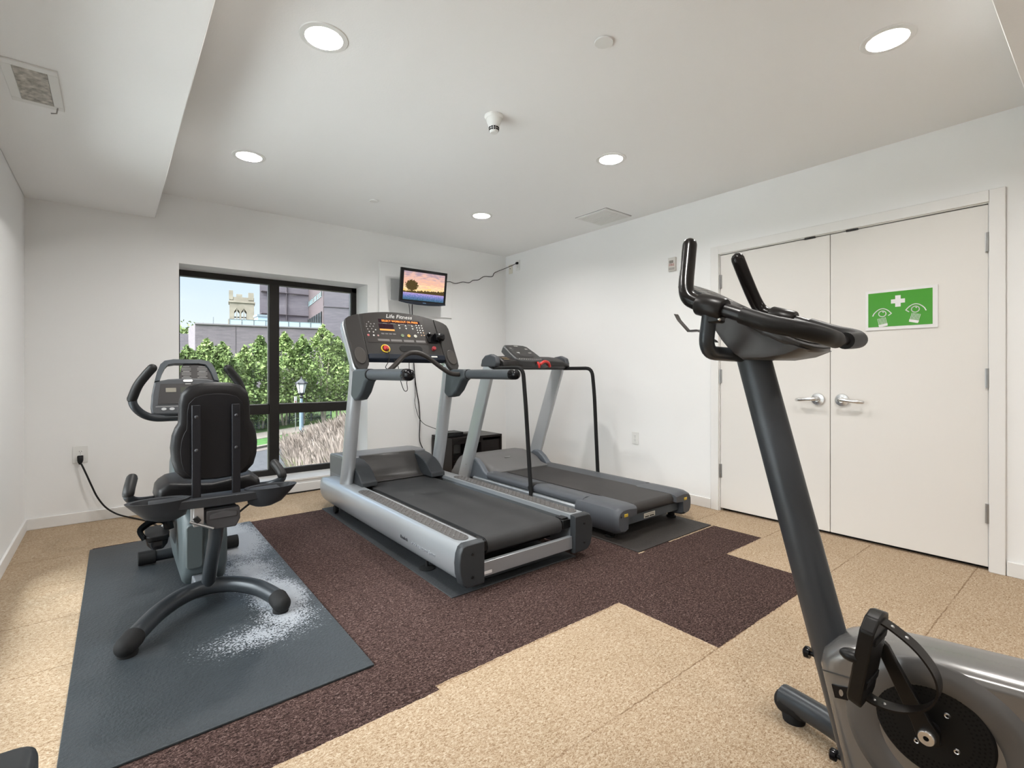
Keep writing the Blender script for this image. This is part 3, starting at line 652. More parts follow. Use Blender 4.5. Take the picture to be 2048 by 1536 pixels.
# ================================================================== SILVER TREADMILL
XC = 1.825
tm = empty('treadmill', (XC, 3.2, .006), 'large silver treadmill with lit orange console display and dotted side treads', 'treadmill', 'treadmills facing the back wall')
def sec(sg, pts, y, grow=0, zt=None, zb=None):
    o = []
    for dx, z in pts:
        if zt is not None: z = min(z, zt)
        if zb is not None: z = max(z, zb)
        o.append((XC+sg*(dx+(grow if dx > .40 else 0)), y, z))
    return o
SP = [(.345, .268), (.452, .268), (.470, .255), (.482, .225), (.488, .18), (.484, .13), (.468, .094), (.444, .072), (.40, .066), (.345, .066)]
for sg in (-1, 1):
    secs = [sec(sg, SP, y) for y in (2.118, 3.0, 4.05)]
    secs += [sec(sg, SP, 4.16, -.004, .264, .066), sec(sg, SP, 4.23, -.014, .255, .08), sec(sg, SP, 4.28, -.030, .238, .105), sec(sg, SP, 4.305, -.055, .212, .14)]
    sp = MB().loft(secs).build('side_panel', silver_l, tm, ang=50)
    CP = [(.335, .272), (.452, .272), (.472, .259), (.486, .227), (.492, .18), (.488, .125), (.472, .075), (.442, .050), (.40, .044), (.335, .044)]
    cp = MB().loft([sec(sg, CP, y) for y in (2.118, 2.085)] + [sec(sg, CP, 2.072, -.008, .264, .054)]).build('rear_cap', lf_dark, tm, bev=.003, ang=40)
    for z in (.10, .215):
        MB().lathe([(.001, .004), (.007, .004), (.008, 0)], (XC+sg*.41, 2.072, z), (0, -1, 0), 12).build('screw', black_pl, cp)
    # dotted tread
    y0, y1 = 2.145, 3.515; xa = XC+sg*.405; m = MB()
    pl = []
    for k in range(9): a = PI*k/8; pl.append((xa+.041*math.cos(a), y1-.05+.05*math.sin(a)))
    for k in range(9): a = PI+PI*k/8; pl.append((xa+.041*math.cos(a), y0+.05+.05*math.sin(a)))
    m.loft([[(x, y, .267) for x, y in pl], [(x, y, .2715) for x, y in pl]])
    n = 0
    for r in range(4):
        for k in range(31):
            y = y0+.028+k*.0435+(r % 2)*.0217; x = xa+(r-1.5)*.0195
            if y > y1-.022 or (abs(r-1.5) > 1 and (y > y1-.03 or y < y0+.03)): continue
            m.lathe([(.0001, .0052), (.004, .0046), (.0065, .0028), (.0078, 0)], (x, y, .2712), seg=8, caps=False)
    m.build('dotted_tread', M('tread_grey', (0.0935, 0.0880, 0.0853), .38), tm)
    # upright post
    P = smooth([(XC+sg*.402, 3.825, .262), (XC+sg*.402, 3.76, .50), (XC+sg*.402, 3.70, .78), (XC+sg*.402, 3.645, 1.0), (XC+sg*.402, 3.61, 1.19)], 5)
    up_ = MB().tube(P, .050, 28, up=(1, 0, 0), r2=.056).build('upright', silver, tm)
    MB().lathe([(.0001, .003), (.005, .003), (.006, 0)], (XC+sg*.402-.012, 3.735, .40), (0, -1, .2), 10).build('bolt', steel, up_)
    # grip bracket
    g = [(3.62, 1.158), (3.40, 1.160), (3.33, 1.155), (3.325, 1.085), (3.37, 1.06), (3.43, .985), (3.50, .935), (3.57, .925), (3.63, .955), (3.65, 1.02)]
    MB().yz(g, XC+sg*.402-.042, XC+sg*.402+.042).build('grip_bracket', M('bracket_blue_grey%d' % sg, (0.0650, 0.0750, 0.0825), .4), tm, bev=.016, seg=3)
    gp = MB().tube([(XC+sg*.412, 3.335, 1.119), (XC+sg*.415, 3.0, 1.119), (XC+sg*.418, 2.765, 1.119)], .0375, 24).build('side_grip', M('side_grip_grey%d' % sg, (0.0775, 0.0868, 0.0961), .42), tm)
    MB().tube([(XC+sg*.418, 2.785, 1.119), (XC+sg*.419, 2.745, 1.119)], [.0385, .0375], 24, dome=5).build('end_cap', black_gloss, gp, ang=85)
    MB().tube([(XC+sg*.412, 3.345, 1.119), (XC+sg*.412, 3.325, 1.119)], .0405, 24).build('collar', black_rub, gp)
    # fairing between hood and deck
    f = [(3.97, .436), (3.87, .424), (3.77, .397), (3.69, .352), (3.64, .308), (3.615, .300), (3.612, .262), (3.97, .262)]
    fa_ = MB().yz(f, XC+sg*.235, XC+sg*.362).build('fairing', lf_dark, tm, bev=.008, seg=3)
    # wheel and levelling foot
    wl = MB().lathe([(.022, -.014), (.030, -.013), (.031, 0), (.030, .013), (.022, .014)], (XC+sg*.428, 3.985, .037), (1, 0, 0), 24).build('wheel', black_rub, tm)
    MB().lathe([(.0001, -.016), (.012, -.016), (.012, .016), (.0001, .016)], (XC+sg*.418, 3.985, .037), (1, 0, 0), 16).build('hub', M('hub_grey', (.3, .3, .3), .5), wl)
    MB().bb(XC+sg*.418-.018, XC+sg*.418+.018, 3.975, 4.0, .045, .075).build('wheel_bracket', black_pl, tm)
    ft = MB().lathe([(.0001, 0), (.046, 0), (.047, .004), (.030, .010), (.010, .014), (.008, .075), (.0001, .075)], (XC+sg*.415, 2.53, .006), seg=28).build('levelling_foot', black_rub, tm)
    MB().bb(XC+sg*.37-.02, XC+sg*.37+.02, 3.63, 3.68, .02, .07).build('frame_bracket', black_pl, tm, bev=.004)
    # gap trim beside the belt
    MB().bb(XC+sg*.283, XC+sg*.347, 2.125, 3.80, .19, .243).build('deck_edge', M('deck_edge_black', (0.0120, 0.0120, 0.0120), .22), tm, bev=.003)
    MB().box((XC+sg*.315, 2.17, .247), (.05, .06, .01)).build('belt_guide', black_pl, tm, bev=.003)
# belt
zt = .252; c = (2.170, .207); R_ = .045
poly = [(3.85, zt), (c[0], zt)] + [(c[0]-R_*math.sin(a), c[1]+R_*math.cos(a)) for a in [PI*k/14 for k in range(1, 15)]] + [(3.85, c[1]-R_)]
bt = MB().yz(poly, XC-.275, XC+.275).build('belt', belt_mat, tm, ang=40)
MB().lathe([(.034, -.287), (.040, -.279), (.040, .279), (.034, .287)], (XC, c[0], c[1]), (1, 0, 0), 24).build('roller', black_pl, tm)
rb = MB().bb(XC-.335, XC+.335, 2.098, 2.125, .070, .146).build('rear_beam', silver_l, tm, bev=.003)
st = MB().bb(XC-.325, XC-.27, 2.0965, 2.099, .082, .097).build('sticker', sign_white, rb)
# belly
MB().bb(XC-.34, XC+.34, 2.3, 4.2, .09, .15).build('belly_pan', black_pl, tm)
# hood
hp = [(4.315, .20), (4.315, .425), (4.305, .437), (4.20, .448), (4.07, .452), (3.965, .446), (3.94, .40), (3.90, .34), (3.86, .28), (3.84, .20)]
MB().yz(hp, XC-.365, XC+.365).build('motor_hood', M('hood_silver_grey', (0.1800, 0.1860, 0.1980), .36, .25), tm, bev=.008, seg=3)
MB().bb(XC-.369, XC-.3645, 4.02, 4.30, .285, .43).build('side_vent_panel', M('hood_side', (0.1400, 0.1400, 0.1470), .5), tm, bev=.002)
hf = [(3.968, .450), (3.938, .447), (3.903, .405), (3.862, .345), (3.822, .298), (3.785, .272), (3.755, .262), (3.755, .257), (3.84, .256), (3.92, .27), (3.965, .42)]
MB().yz(hf, XC-.245, XC+.250).build('hood_front_panel', M('hood_front_dark', (0.0450, 0.0428, 0.0414), .28), tm, bev=.003, ang=50)
# front heart-rate crossbar
cbp = [(-.372, 3.395, 1.118), (-.33, 3.39, 1.118), (-.27, 3.395, 1.130), (-.19, 3.42, 1.185), (-.11, 3.45, 1.250), (-.05, 3.468, 1.280), (0, 3.472, 1.287), (.05, 3.468, 1.280), (.11, 3.45, 1.250), (.19, 3.42, 1.185), (.27, 3.395, 1.130), (.33, 3.39, 1.118), (.372, 3.395, 1.118)]
MB().tube(smooth([(XC+a, b_, c_) for a, b_, c_ in cbp], 5), .0185, 16).build('crossbar', M('crossbar_brown_grey', (0.0358, 0.0308, 0.0286), .4), tm)
# console in its own tilted plane
CO = V(XC, 3.555, 1.235); CX = V(1, 0, 0); CY = V(0, .504, .864).normalized(); CN = V(0, -.864, .504).normalized()
def cpn(s, t, d=0): return CO+CX*s+CY*t+CN*d
def cprism(m, poly, d0, d1): m.loft([[cpn(*p, d0) for p in poly], [cpn(*p, d1) for p in poly]]); return m
def arc(s): return .457-.105*(s/.40)**2*.62
cs = [-.330+.66*k/16 for k in range(17)]
face = [(s, arc(s)) for s in cs] + [(.330, .035), (-.330, .035)]
cf = cprism(MB(), face, -.045, 0).build('console_face', lf_grey, tm, bev=.004)
cprism(MB(), [(-.305, .150), (.220, .150), (.222, .170)] + [(s, arc(s)-.012) for s in (.225, .19, .13, .06, 0, -.06, -.13, -.19, -.255, -.298)] + [(-.31, .17)], 0, .0018).build('overlay_panel', lf_grey2, cf, bev=.001)
for sg in (-1, 1):
    wpoly = [(.3325, arc(.3325)), (.38, arc(.38)-.002), (.42, arc(.42)-.006), (.448, arc(.448)-.02), (.458, .318), (.457, .22), (.452, .10), (.450, 0.0), (.444, -.055), (.425, -.088), (.395, -.098), (.362, -.085), (.342, -.05), (.3325, 0)]
    cw = cprism(MB(), [(sg*a, b_) for a, b_ in wpoly], -.030, .004).build('console_wing', lf_grey, tm, bev=.006, seg=3)
    cprism(MB(), [(sg*(a+(.008 if a > .4 else 0)), b_) for a, b_ in wpoly], -.085, -.030).build('wing_back', silver_l, tm, bev=.010, seg=3)
    o = oval(.088, .145, 32, cx=sg*.395, cy=.025)
    cprism(MB(), o, .004, .012).build('side_cover', M('side_cover%d' % sg, (0.0600, 0.0540, 0.0490), .4), cw, bev=.006, seg=3)
lip = [(s, .040-.012*(1-(s/.33)**2)*-1) for s in cs]
m = MB(); m.loft([[cpn(-.33, .042, -.02), cpn(.33, .042, -.02), cpn(.33, -.012, -.035), cpn(-.33, -.012, -.035)], [cpn(-.33, .040, .018), cpn(.33, .040, .018), cpn(.33, .0, .006), cpn(-.33, .0, .006)]])
m.build('accessory_lip', navy, tm, bev=.006)
tx = text('Life Fitness', 'lettering', white_b, cf, cpn(.008, .409, .0021), CX, CY, .052, shear=.35)
dsp = cprism(MB(), rrect(.366, .034, .003, cx=.003, cy=.360), .0018, .0026).build('message_display', purple_lcd, cf)
text('SELECT WORKOUT OR PRESS', 'display_text', orange_led, dsp, cpn(.008, .360, .0028), CX, CY, .0255, xs=.95)
w1 = cprism(MB(), rrect(.125, .070, .003, cx=-.125, cy=.295), .0018, .0026).build('profile_window', purple_lcd, cf)
cprism(MB(), rrect(.125, .017, .001, cx=-.123, cy=.273), .0026, .0032).build('profile_bars', amber_lcd, w1)
def dots(name, mat, pts, r_, d=.0035):
    m = MB(); [m.loft([[cpn(s+r_*math.cos(2*PI*k/10), t+r_*math.sin(2*PI*k/10), .0015) for k in range(10)], [cpn(s+r_*math.cos(2*PI*k/10), t+r_*math.sin(2*PI*k/10), d) for k in range(10)]]) for s, t in pts]
    return m.build(name, mat, cf)
key_amber = M('key_amber', (.6, .4, .25), .5)
for k, (s, t) in enumerate([(s, t) for t in (.335, .311, .287, .263) for s in (.147, .172, .197)] + [(.172, .238), (.197, .238)]):
    dots('number_key', white_b if k < 11 else key_amber, [(s, t)], .0058)
for k, (s, t) in enumerate([(-.265, .340), (-.285, .318), (-.25, .322), (-.222, .325), (-.29, .296), (-.262, .298), (-.235, .30), (-.285, .272), (-.252, .276), (-.222, .268), (-.278, .248), (-.245, .246)]):
    dots('workout_key', white_b if k > 8 else grey_b, [(s, t)], .0052)
dots('stop_key', M('pink_key', (.6, .15, .15), .5), [(-.292, .215)], .0095); dots('enter_key', white_b, [(-.248, .215)], .0075); dots('clear_key', M('pink2', (.5, .3, .28), .5), [(-.212, .215)], .0075)
for s in (-.010, .048, .107):
    for t, up in ((.325, 1), (.297, -1)):
        m = MB(); tri = [(s-.008, t-.006*up), (s+.008, t-.006*up), (s, t+.009*up)]; cprism(m, tri, .0018, .0035); m.build('arrow_key', white_b, cf)
for s, mt in ((-.004, green_b), (.053, M('amber_button', (.75, .42, .05), .4)), (.112, M('pale_button', (.55, .55, .48), .4))): dots('round_button', mt, [(s, .225)], .0145, .005)
for i in range(4): cprism(MB(), rrect(.026, .012, .004, cx=-.170+i*.033, cy=.235), .0018, .0028).build('program_key', dim_b, cf)
for i in range(4): cprism(MB(), rrect(.098-.004*i, .020, .002, cx=-.175+i*.108, cy=.175), .0018, .0024).build('instruction_strip', dim_b, cf)
for s0, t0, ww in ((-.13, .338, .035), (-.06, .338, .045), (.02, .338, .04), (.09, .338, .04)): cprism(MB(), rrect(ww, .003, .0005, cx=s0, cy=t0-.002), .0018, .0024).build('printed_line', grey_b, cf)
m = MB(); cprism(m, rrect(.20, .056, .027, 6, cx=.042, cy=.100), .0004, .0022); m.build('oval_pocket', M('pocket_black', (.004, .004, .004), .6), cf)
sb = MB().lathe([(.037, 0), (.037, .005), (.030, .007), (.027, .004)], cpn(-.178, .095, 0), CN, 28, caps=False).build('yellow_ring', yellow, cf)
MB().lathe([(.0001, .020), (.018, .020), (.021, .016), (.018, .004), (.018, 0)], cpn(-.178, .095, 0), CN, 20).build('stop_button', red, cf)
MB().lathe([(.0001, .024), (.014, .024), (.018, .018), (.015, .004), (.017, 0)], cpn(.247, .105, 0), CN, 20).build('red_knob', M('knob_red', (.42, .04, .05), .35), cf)
cprism(MB(), rrect(.055, .012, .002, cx=.225, cy=.022), .010, .016).build('maker_label', white_b, cf)
ph = MB(); cprism(ph, rrect(.10, .085, .018, cx=.262, cy=.205), .002, .014)
ph.lathe([(.001, -.042), (.029, -.042), (.033, -.036), (.033, .036), (.029, .042), (.001, .042)], cpn(.312, .205, .034), CX, 24)
ph.lathe([(.001, -.010), (.014, -.010), (.014, .010), (.001, .010)], cpn(.235, .240, .02), CX, 14)
ph.build('holder', black_gloss, cf, bev=.003)
MB().tube(smooth([cpn(-.178, .09, .02), cpn(-.178, .03, .03), V(XC-.20, 3.50, 1.22), V(XC-.225, 3.5, 1.17), V(XC-.185, 3.49, 1.155), V(XC-.15, 3.49, 1.19), V(XC-.155, 3.5, 1.235), V(XC-.13, 3.49, 1.19), V(XC-.125, 3.47, 1.10), V(XC-.10, 3.45, 1.00), V(XC-.07, 3.45, 1.0), V(XC-.065, 3.47, 1.06), V(XC-.03, 3.5, 1.10), V(XC-.02, 3.52, 1.22)], 5), .0028, 8).build('safety_cord', black_pl, cf)
lt = text('Flexdeck', 'lettering', M('dark_print', (.05, .05, .055), .5), tm, (XC-.4885, 2.672, .158), (0, -1, 0), (0, 0, 1), .026, align='CENTER', depth=.0012)
lt2 = text('Shock Absorption System', 'lettering', M('mid_print', (.25, .26, .28), .5), tm, (XC-.4885, 2.445, .158), (0, -1, 0), (0, 0, 1), .026, align='CENTER', depth=.0012)
# ================================================================== GREY TREADMILL
X2 = 3.035
t2 = empty('treadmill', (X2, 3.1, .006), 'smaller grey treadmill with slanted silver posts and long black hand rails by the right wall', 'treadmill', 'treadmills facing the back wall')
for sg in (-1, 1):
    def s2(pts, y, dx=0): return [(X2+sg*(a+dx), y, z) for a, z in pts]
    lowp = [(.36, .174), (.427, .174), (.437, .166), (.437, .128), (.431, .120), (.435, .112), (.435, .082), (.424, .070), (.36, .070)]
    MB().loft([s2(lowp, y) for y in (2.30, 3.80)]).build('frame_rail', silver_l, t2, bev=.002, ang=30)
    upp = [(.215, .216), (.33, .234), (.375, .236), (.405, .226), (.418, .207), (.416, .186), (.40, .174), (.215, .174)]
    MB().loft([s2(upp, y) for y in (2.45, 3.62)]).build('foot_rail', pc_grey, t2, ang=50)
    if sg < 0: MB().loft([s2([(a*1.004+.001, z+.0015 if z > .18 else z) for a, z in upp], y) for y in (2.98, 3.04)]).build('rail_joint', black_pl, t2, ang=50)
    ep = [(.225, .224), (.33, .236), (.39, .232), (.425, .215), (.440, .18), (.442, .13), (.435, .08), (.415, .052), (.36, .044), (.33, .06), (.325, .16), (.225, .17)]
    def fit(y, k, zz): return [(X2+sg*(.33+(a-.33)*k), y, .14+(z-.14)*zz) for a, z in ep]
    ec = MB().loft([fit(2.50, .97, .93), fit(2.42, 1, 1), fit(2.20, 1, 1), fit(2.145, .99, .97), fit(2.118, .95, .88), fit(2.105, .88, .74)]).build('rear_end_cap', pc_grey, t2, ang=38)
    MB().bb(X2+sg*.355-.018, X2+sg*.355+.018, 2.101, 2.110, .165, .185).build('yellow_tab', M('tab_yellow', (.62, .42, .04), .4), ec, bev=.002)
    MB().lathe([(.001, .003), (.007, .003), (.007, 0)], (X2+sg*.405, 2.108, .17), (0, -1, 0), 10).build('screw', black_pl, ec)
    fo = MB().lathe([(.0001, 0), (.036, 0), (.037, .010), (.026, .014), (.026, .05), (.0001, .06)], (X2+sg*.365, 2.235, .006), seg=24).build('levelling_foot', black_rub, t2)
    # posts
    a0, a1 = V(X2+sg*.425, 3.965, .13), V(X2+sg*.425, 3.555, 1.185)
    q = rrect(.040, .155, .012, 3); dr = (a1-a0).normalized(); Yd = V(0, 1, 0)-dr*dr.y; Yd.normalize()
    pm = MB().loft([[a0+V(1, 0, 0)*p[0]+Yd*p[1] for p in q], [a1+V(1, 0, 0)*p[0]+Yd*p[1]*.92 for p in q]])
    po = pm.build('upright', M('post_silver%d' % sg, (.52, .54, .56), .33, .4), t2, ang=40)
    MB().lathe([(.001, .003), (.006, .003), (.006, 0)], (X2+sg*.425-.0205, 3.90, .27), (-1, 0, 0), 10).build('bolt', steel, po)
    # plastic knuckle at the top of each post
    kn = [(3.66, 1.185), (3.64, 1.25), (3.59, 1.285), (3.51, 1.295), (3.44, 1.27), (3.42, 1.215), (3.44, 1.18)]
    MB().yz(kn, X2+sg*.400, X2+sg*.452).build('knuckle', pc_grey, t2, bev=.012, seg=3)
    # gusset
    gs = [(3.93, .17), (3.90, .31), (3.86, .335), (3.79, .330), (3.72, .29), (3.66, .235), (3.60, .215), (3.60, .15), (3.93, .15)]
    MB().yz(gs, X2+sg*.36, X2+sg*.418).build('gusset', M('gusset_blue_grey%d' % sg, (0.1200, 0.1350, 0.1560), .4), t2, bev=.012, seg=3)
    # long hand rail
    hr = fillet([(X2+sg*.405, 3.47, 1.172), (X2+sg*.408, 3.095, 1.172), (X2+sg*.402, 3.06, .93), (X2+sg*.392, 3.01, .215)], .075, 6)
    if sg < 0: hr = fillet([(X2+sg*.425, 3.47, 1.172), (X2+sg*.425, 3.095, 1.172), (X2+sg*.432, 3.05, .86), (X2+sg*.440, 2.975, .14)], .075, 6)
    h_ = MB().tube(hr, .0165, 14).build('hand_rail', black_rub, t2)
bp2 = [(3.75, .222), (2.165, .222)] + [(2.165-.04*math.sin(a), .182+.04*math.cos(a)) for a in [PI*k/12 for k in range(1, 13)]] + [(3.75, .142)]
MB().yz(bp2, X2-.218, X2+.275).build('belt', M('belt_brown_grey', (0.0385, 0.0352, 0.0341), .5, bump=(150, .3, .0008), vary=(2.2, .2)), t2, ang=40)
MB().lathe([(.030, -.30), (.036, -.29), (.036, .29), (.03, .30)], (X2+.02, 2.165, .182), (1, 0, 0), 20).build('roller', black_pl, t2)
rbm = MB().bb(X2-.33, X2+.33, 2.15, 2.20, .085, .145).build('rear_beam', M('beam_dark', (.07, .08, .09), .45), t2, bev=.004)
lb = MB().bb(X2-.10, X2+.03, 2.147, 2.151, .098, .132).build('label', M('label_cream', (.55, .52, .45), .5), rbm)
m = MB(); m.bb(X2-.09, X2-.045, 2.1455, 2.1475, .104, .111); m.bb(X2-.035, X2+.015, 2.1455, 2.1475, .104, .111); m.bb(X2-.085, X2+.018, 2.1455, 2.1475, .122, .123); m.build('label_print', dark_gap, lb)
MB().bb(X2-.35, X2+.35, 2.3, 4.1, .075, .14).build('belly_pan', black_pl, t2)
# hood: domed across, sloping to the belt
secs = []
for y, z in ((3.56, .230), (3.66, .247), (3.76, .285), (3.86, .318), (3.98, .333), (4.12, .325), (4.20, .29), (4.23, .20)):
    wv_ = .40 if y > 3.7 else .36
    secs.append([(X2+wv_*s, y, max(.14, z-(.018 if abs(s) > .8 else 0)-(z-.16)*max(0, abs(s)-.86)*5)) for s in [-1+2*k/20 for k in range(21)]] + [(X2+wv_, y, .12), (X2-wv_, y, .12)])
hd = MB().loft(secs).build('motor_hood', pc_hood, t2, ang=50)
MB().prism(oval(.07, .010, 16), (X2-.03, 3.80, .306), (1, 0, 0), V(0, .9, .3).normalized(), V(0, -.001, .004)).build('maker_badge', steel, hd)
# console body
m = MB(); prof = [(3.66, 1.20), (3.65, 1.25), (3.58, 1.285), (3.46, 1.28), (3.38, 1.235), (3.375, 1.195), (3.42, 1.17), (3.60, 1.165)]
secs = []
for s, k in ((-.40, .85), (-.34, .95), (-.2, 1), (0, 1), (.2, 1), (.32, .92), (.40, .62), (.425, .45)):
    secs.append([(X2+s, 3.5+(y-3.5)*(.7+.3*k), 1.175+(z-1.175)*k) for y, z in prof])
cb2 = m.loft(secs).build('console_body', M('console_body_dark', (0.0250, 0.0230, 0.0225), .4), t2, bev=.008, ang=45)
MB().tube([(X2-.43, 3.455, 1.176), (X2+.43, 3.455, 1.176)], .0175, 14).build('front_bar', black_gloss, t2)
PO = V(X2-.10, 3.395, 1.245); PX = V(1, 0, 0); PY = V(0, .86, .50).normalized(); PN = PX.cross(PY)
def pp(s, t, d=0): return PO+PX*s+PY*t+PN*d
po_ = [(-.165, .0), (-.12, -.035), (0, -.05), (.11, -.035), (.165, .0), (.16, .12), (.145, .235), (.11, .262), (0, .272), (-.11, .262), (-.145, .235), (-.16, .12)]
pd = MB().loft([[pp(a, b_, -.05) for a, b_ in po_], [pp(a, b_, .015) for a, b_ in po_]]).build('display_pad', M('pad_grey', (0.0700, 0.0725, 0.0750), .4), t2, bev=.010, seg=3)
MB().loft([[pp(a*.86, .018+b_*.86, .0145) for a, b_ in po_], [pp(a*.86, .018+b_*.86, .0175) for a, b_ in po_]]).build('pad_overlay', M('pad_overlay', (0.0338, 0.0324, 0.0315), .3), pd)
MB().loft([[pp(a, b_, .017) for a, b_ in oval(.19, .06, 24, cx=.0, cy=.05)], [pp(a, b_, .019) for a, b_ in oval(.19, .06, 24, cx=.0, cy=.05)]]).build('key_oval', M('key_oval_grey', (.03, .028, .028), .3), pd)
m = MB()
for a, b_, w_, h_ in ((-.09, .19, .025, .008), (0, .235, .04, .012), (.09, .18, .03, .02), (-.06, .105, .03, .016), (.08, .105, .035, .012)): m.loft([[pp(*p, .0175) for p in rrect(w_, h_, .002, cx=a, cy=b_)], [pp(*p, .0195) for p in rrect(w_, h_, .002, cx=a, cy=b_)]])
m.build('pad_print', grey_b, pd)
for k in range(11): 
    a = -.125+.025*k; MB().loft([[pp(*p, .015) for p in oval(.016, .010, 10, cx=a, cy=-.018+.10*a*a*5)], [pp(*p, .019) for p in oval(.016, .010, 10, cx=a, cy=-.018+.10*a*a*5)]]).build('round_key', grey_b, pd)
m = MB(); m.sphere((X2+.035, 3.36, 1.205), .05, (1.55, .55, .62)); rdp = m.build('stop_paddle', M('paddle_grey', (.12, .12, .125), .4), t2)
m = MB(); m.tube(smooth([(X2-.02, 3.325, 1.21), (X2+.02, 3.318, 1.232), (X2+.07, 3.322, 1.222), (X2+.10, 3.335, 1.19)], 5), .013, 10, dome=3); m.tube(smooth([(X2-.035, 3.345, 1.22), (X2-.03, 3.335, 1.195), (X2-.025, 3.34, 1.182)], 4), .011, 10, dome=3); m.build('red_stripe', M('stripe_red', (.62, .03, .025), .35), rdp)
pt = MB().box((X2-.155, 3.435, 1.203), (.085, .01, .022), Matrix.Rotation(-.10, 3, 'Y')).build('paper_tag', sign_white, t2)
MB().box((X2+.29, 3.43, 1.190), (.11, .012, .014)).build('white_label', sign_white, t2)
m = MB()
for k in range(4): m.box((X2-.355, 3.40+.03*k, 1.268-.012*abs(k-1.5)), (.06, .008, .006))
m.build('bottle_well_ribs', M('ribs_tan', (.30, .22, .12), .4), t2)
# ================================================================== RECUMBENT BIKE
XB = .375
rbk = empty('recumbent_bike', (XB, 3.0, MZ), 'dark recumbent exercise bike with a black padded backrest on the worn rubber mat', 'exercise bike')
hs = [(-.315, 2.495, .052), (-.285, 2.545, .062), (-.20, 2.675, .080), (-.10, 2.765, .092), (0, 2.795, .096), (.10, 2.765, .092), (.19, 2.675, .080), (.245, 2.555, .062), (.255, 2.50, .052)]
P = smooth([(.362+a, y, z) for a, y, z in hs], 5)
rs = MB().tube(P, .038, 20, r2=.036).build('rear_stabilizer', bike_tube, rbk)
for a, c in ((0, 3), (-1, -4)):
    e0 = P[a]; d = (P[a]-P[c]).normalized()
    MB().tube([e0-d*.035, e0+d*.012], [.0405, .040], 20, r2=[.042, .040], dome=5).build('rubber_foot', black_rub, rs)
    MB().lathe([(.0001, 0), (.034, 0), (.036, .012), (.030, .03), (.0001, .03)], (e0.x, e0.y, MZ), seg=20).build('rubber_pad', black_rub, rs)
MB().tube([(XB-.015, 2.80, .095), (XB-.010, 2.735, .22), (XB-.002, 2.665, .36), (XB, 2.635, .45)], .030, 20).build('rear_post', bike_tube, rbk)
MB().bb(XB-.06, XB+.04, 2.80, 3.60, .045, .10).build('base_rail', M('base_rail_grey', (.20, .21, .23), .4, .4), rbk, bev=.006)
fs_ = MB().tube([(.18, 3.60, .052), (.57, 3.60, .052)], .032, 18).build('front_stabilizer', bike_tube, rbk)
for x0, x1 in ((.115, .20), (.55, .63)): MB().tube([(x0, 3.60, .05), (x1, 3.60, .05)], .039, 18).build('rubber_cap', black_rub, fs_, bev=.003)
# body shell
prof = [(3.02, .045), (2.965, .13), (2.955, .26), (2.985, .375), (3.06, .430), (3.25, .455), (3.45, .52), (3.56, .62), (3.68, .66), (3.78, .60), (3.83, .42), (3.82, .22), (3.74, .08), (3.55, .05)]
def bshell(x, k):
    cy_, cz_ = 3.38, .28
    return [(x, cy_+(y-cy_)*k, cz_+(z-cz_)*k) for y, z in prof]
MB().loft([bshell(XB-.10, .86), bshell(XB-.098, .93), bshell(XB-.085, .98), bshell(XB-.06, 1), bshell(XB+.06, 1), bshell(XB+.085, .98), bshell(XB+.098, .93), bshell(XB+.10, .86)]).build('body_shell', bike_body, rbk, ang=60)
MB().prism(rrect(.075, .225, .022, 5), (XB-.052, 2.962, .255), (1, 0, 0), (0, .0, 1), (0, -.012, 0)).build('rear_cover', M('rear_cover_grey', (0.0935, 0.1100, 0.1128), .42), rbk, bev=.006)
MB().lathe([(.0001, .022), (.10, .018), (.14, .004), (.145, 0)], (XB+.097, 3.42, .30), (1, 0, 0), 32).build('crank_cover', lf_dark, rbk)
MB().lathe([(.0001, .03), (.034, .028), (.036, 0)], (XB+.118, 3.42, .30), (1, 0, 0), 20).build('crank_hub', black_pl, rbk)
MB().lathe([(.0001, .022), (.10, .018), (.14, .004), (.145, 0)], (XB-.097, 3.42, .30), (-1, 0, 0), 32).build('crank_cover', lf_dark, rbk)
ca = MB().tube([(XB-.125, 3.42, .30), (XB-.13, 3.36, .31), (XB-.135, 3.27, .325)], .013, 12, r2=.010, dome=2).build('crank_arm', black_pl, rbk)
# left pedal with strap
pe = MB().loft([[(XB-.19+a, 3.25+b_*.98-c_*.1, .275+c_+b_*.22) for a, b_ in rrect(.105, .13, .03, 4)] for c_ in (-.012, .014)]).build('pedal', black_pl, rbk, bev=.004)
MB().tube(smooth([(XB-.245, 3.20, .265), (XB-.262, 3.215, .315), (XB-.20, 3.235, .350), (XB-.15, 3.25, .335), (XB-.135, 3.25, .285)], 6), .005, 8, r2=.022, up=(0, 0, 1)).build('pedal_strap', black_gloss, pe)
MB().loft([[(XB-.19+a*k, 3.25+b_*k-.09*(1-k), .262-dz+b_*.22*k) for a, b_ in rrect(.10, .125, .03, 4)] for k, dz in ((1, 0), (.9, .025), (.55, .045))]).build('pedal_counterweight', black_gloss, pe)
MB().tube([(XB-.135, 3.27, .325), (XB-.165, 3.265, .30)], .010, 10).build('pedal_axle', steel, pe)
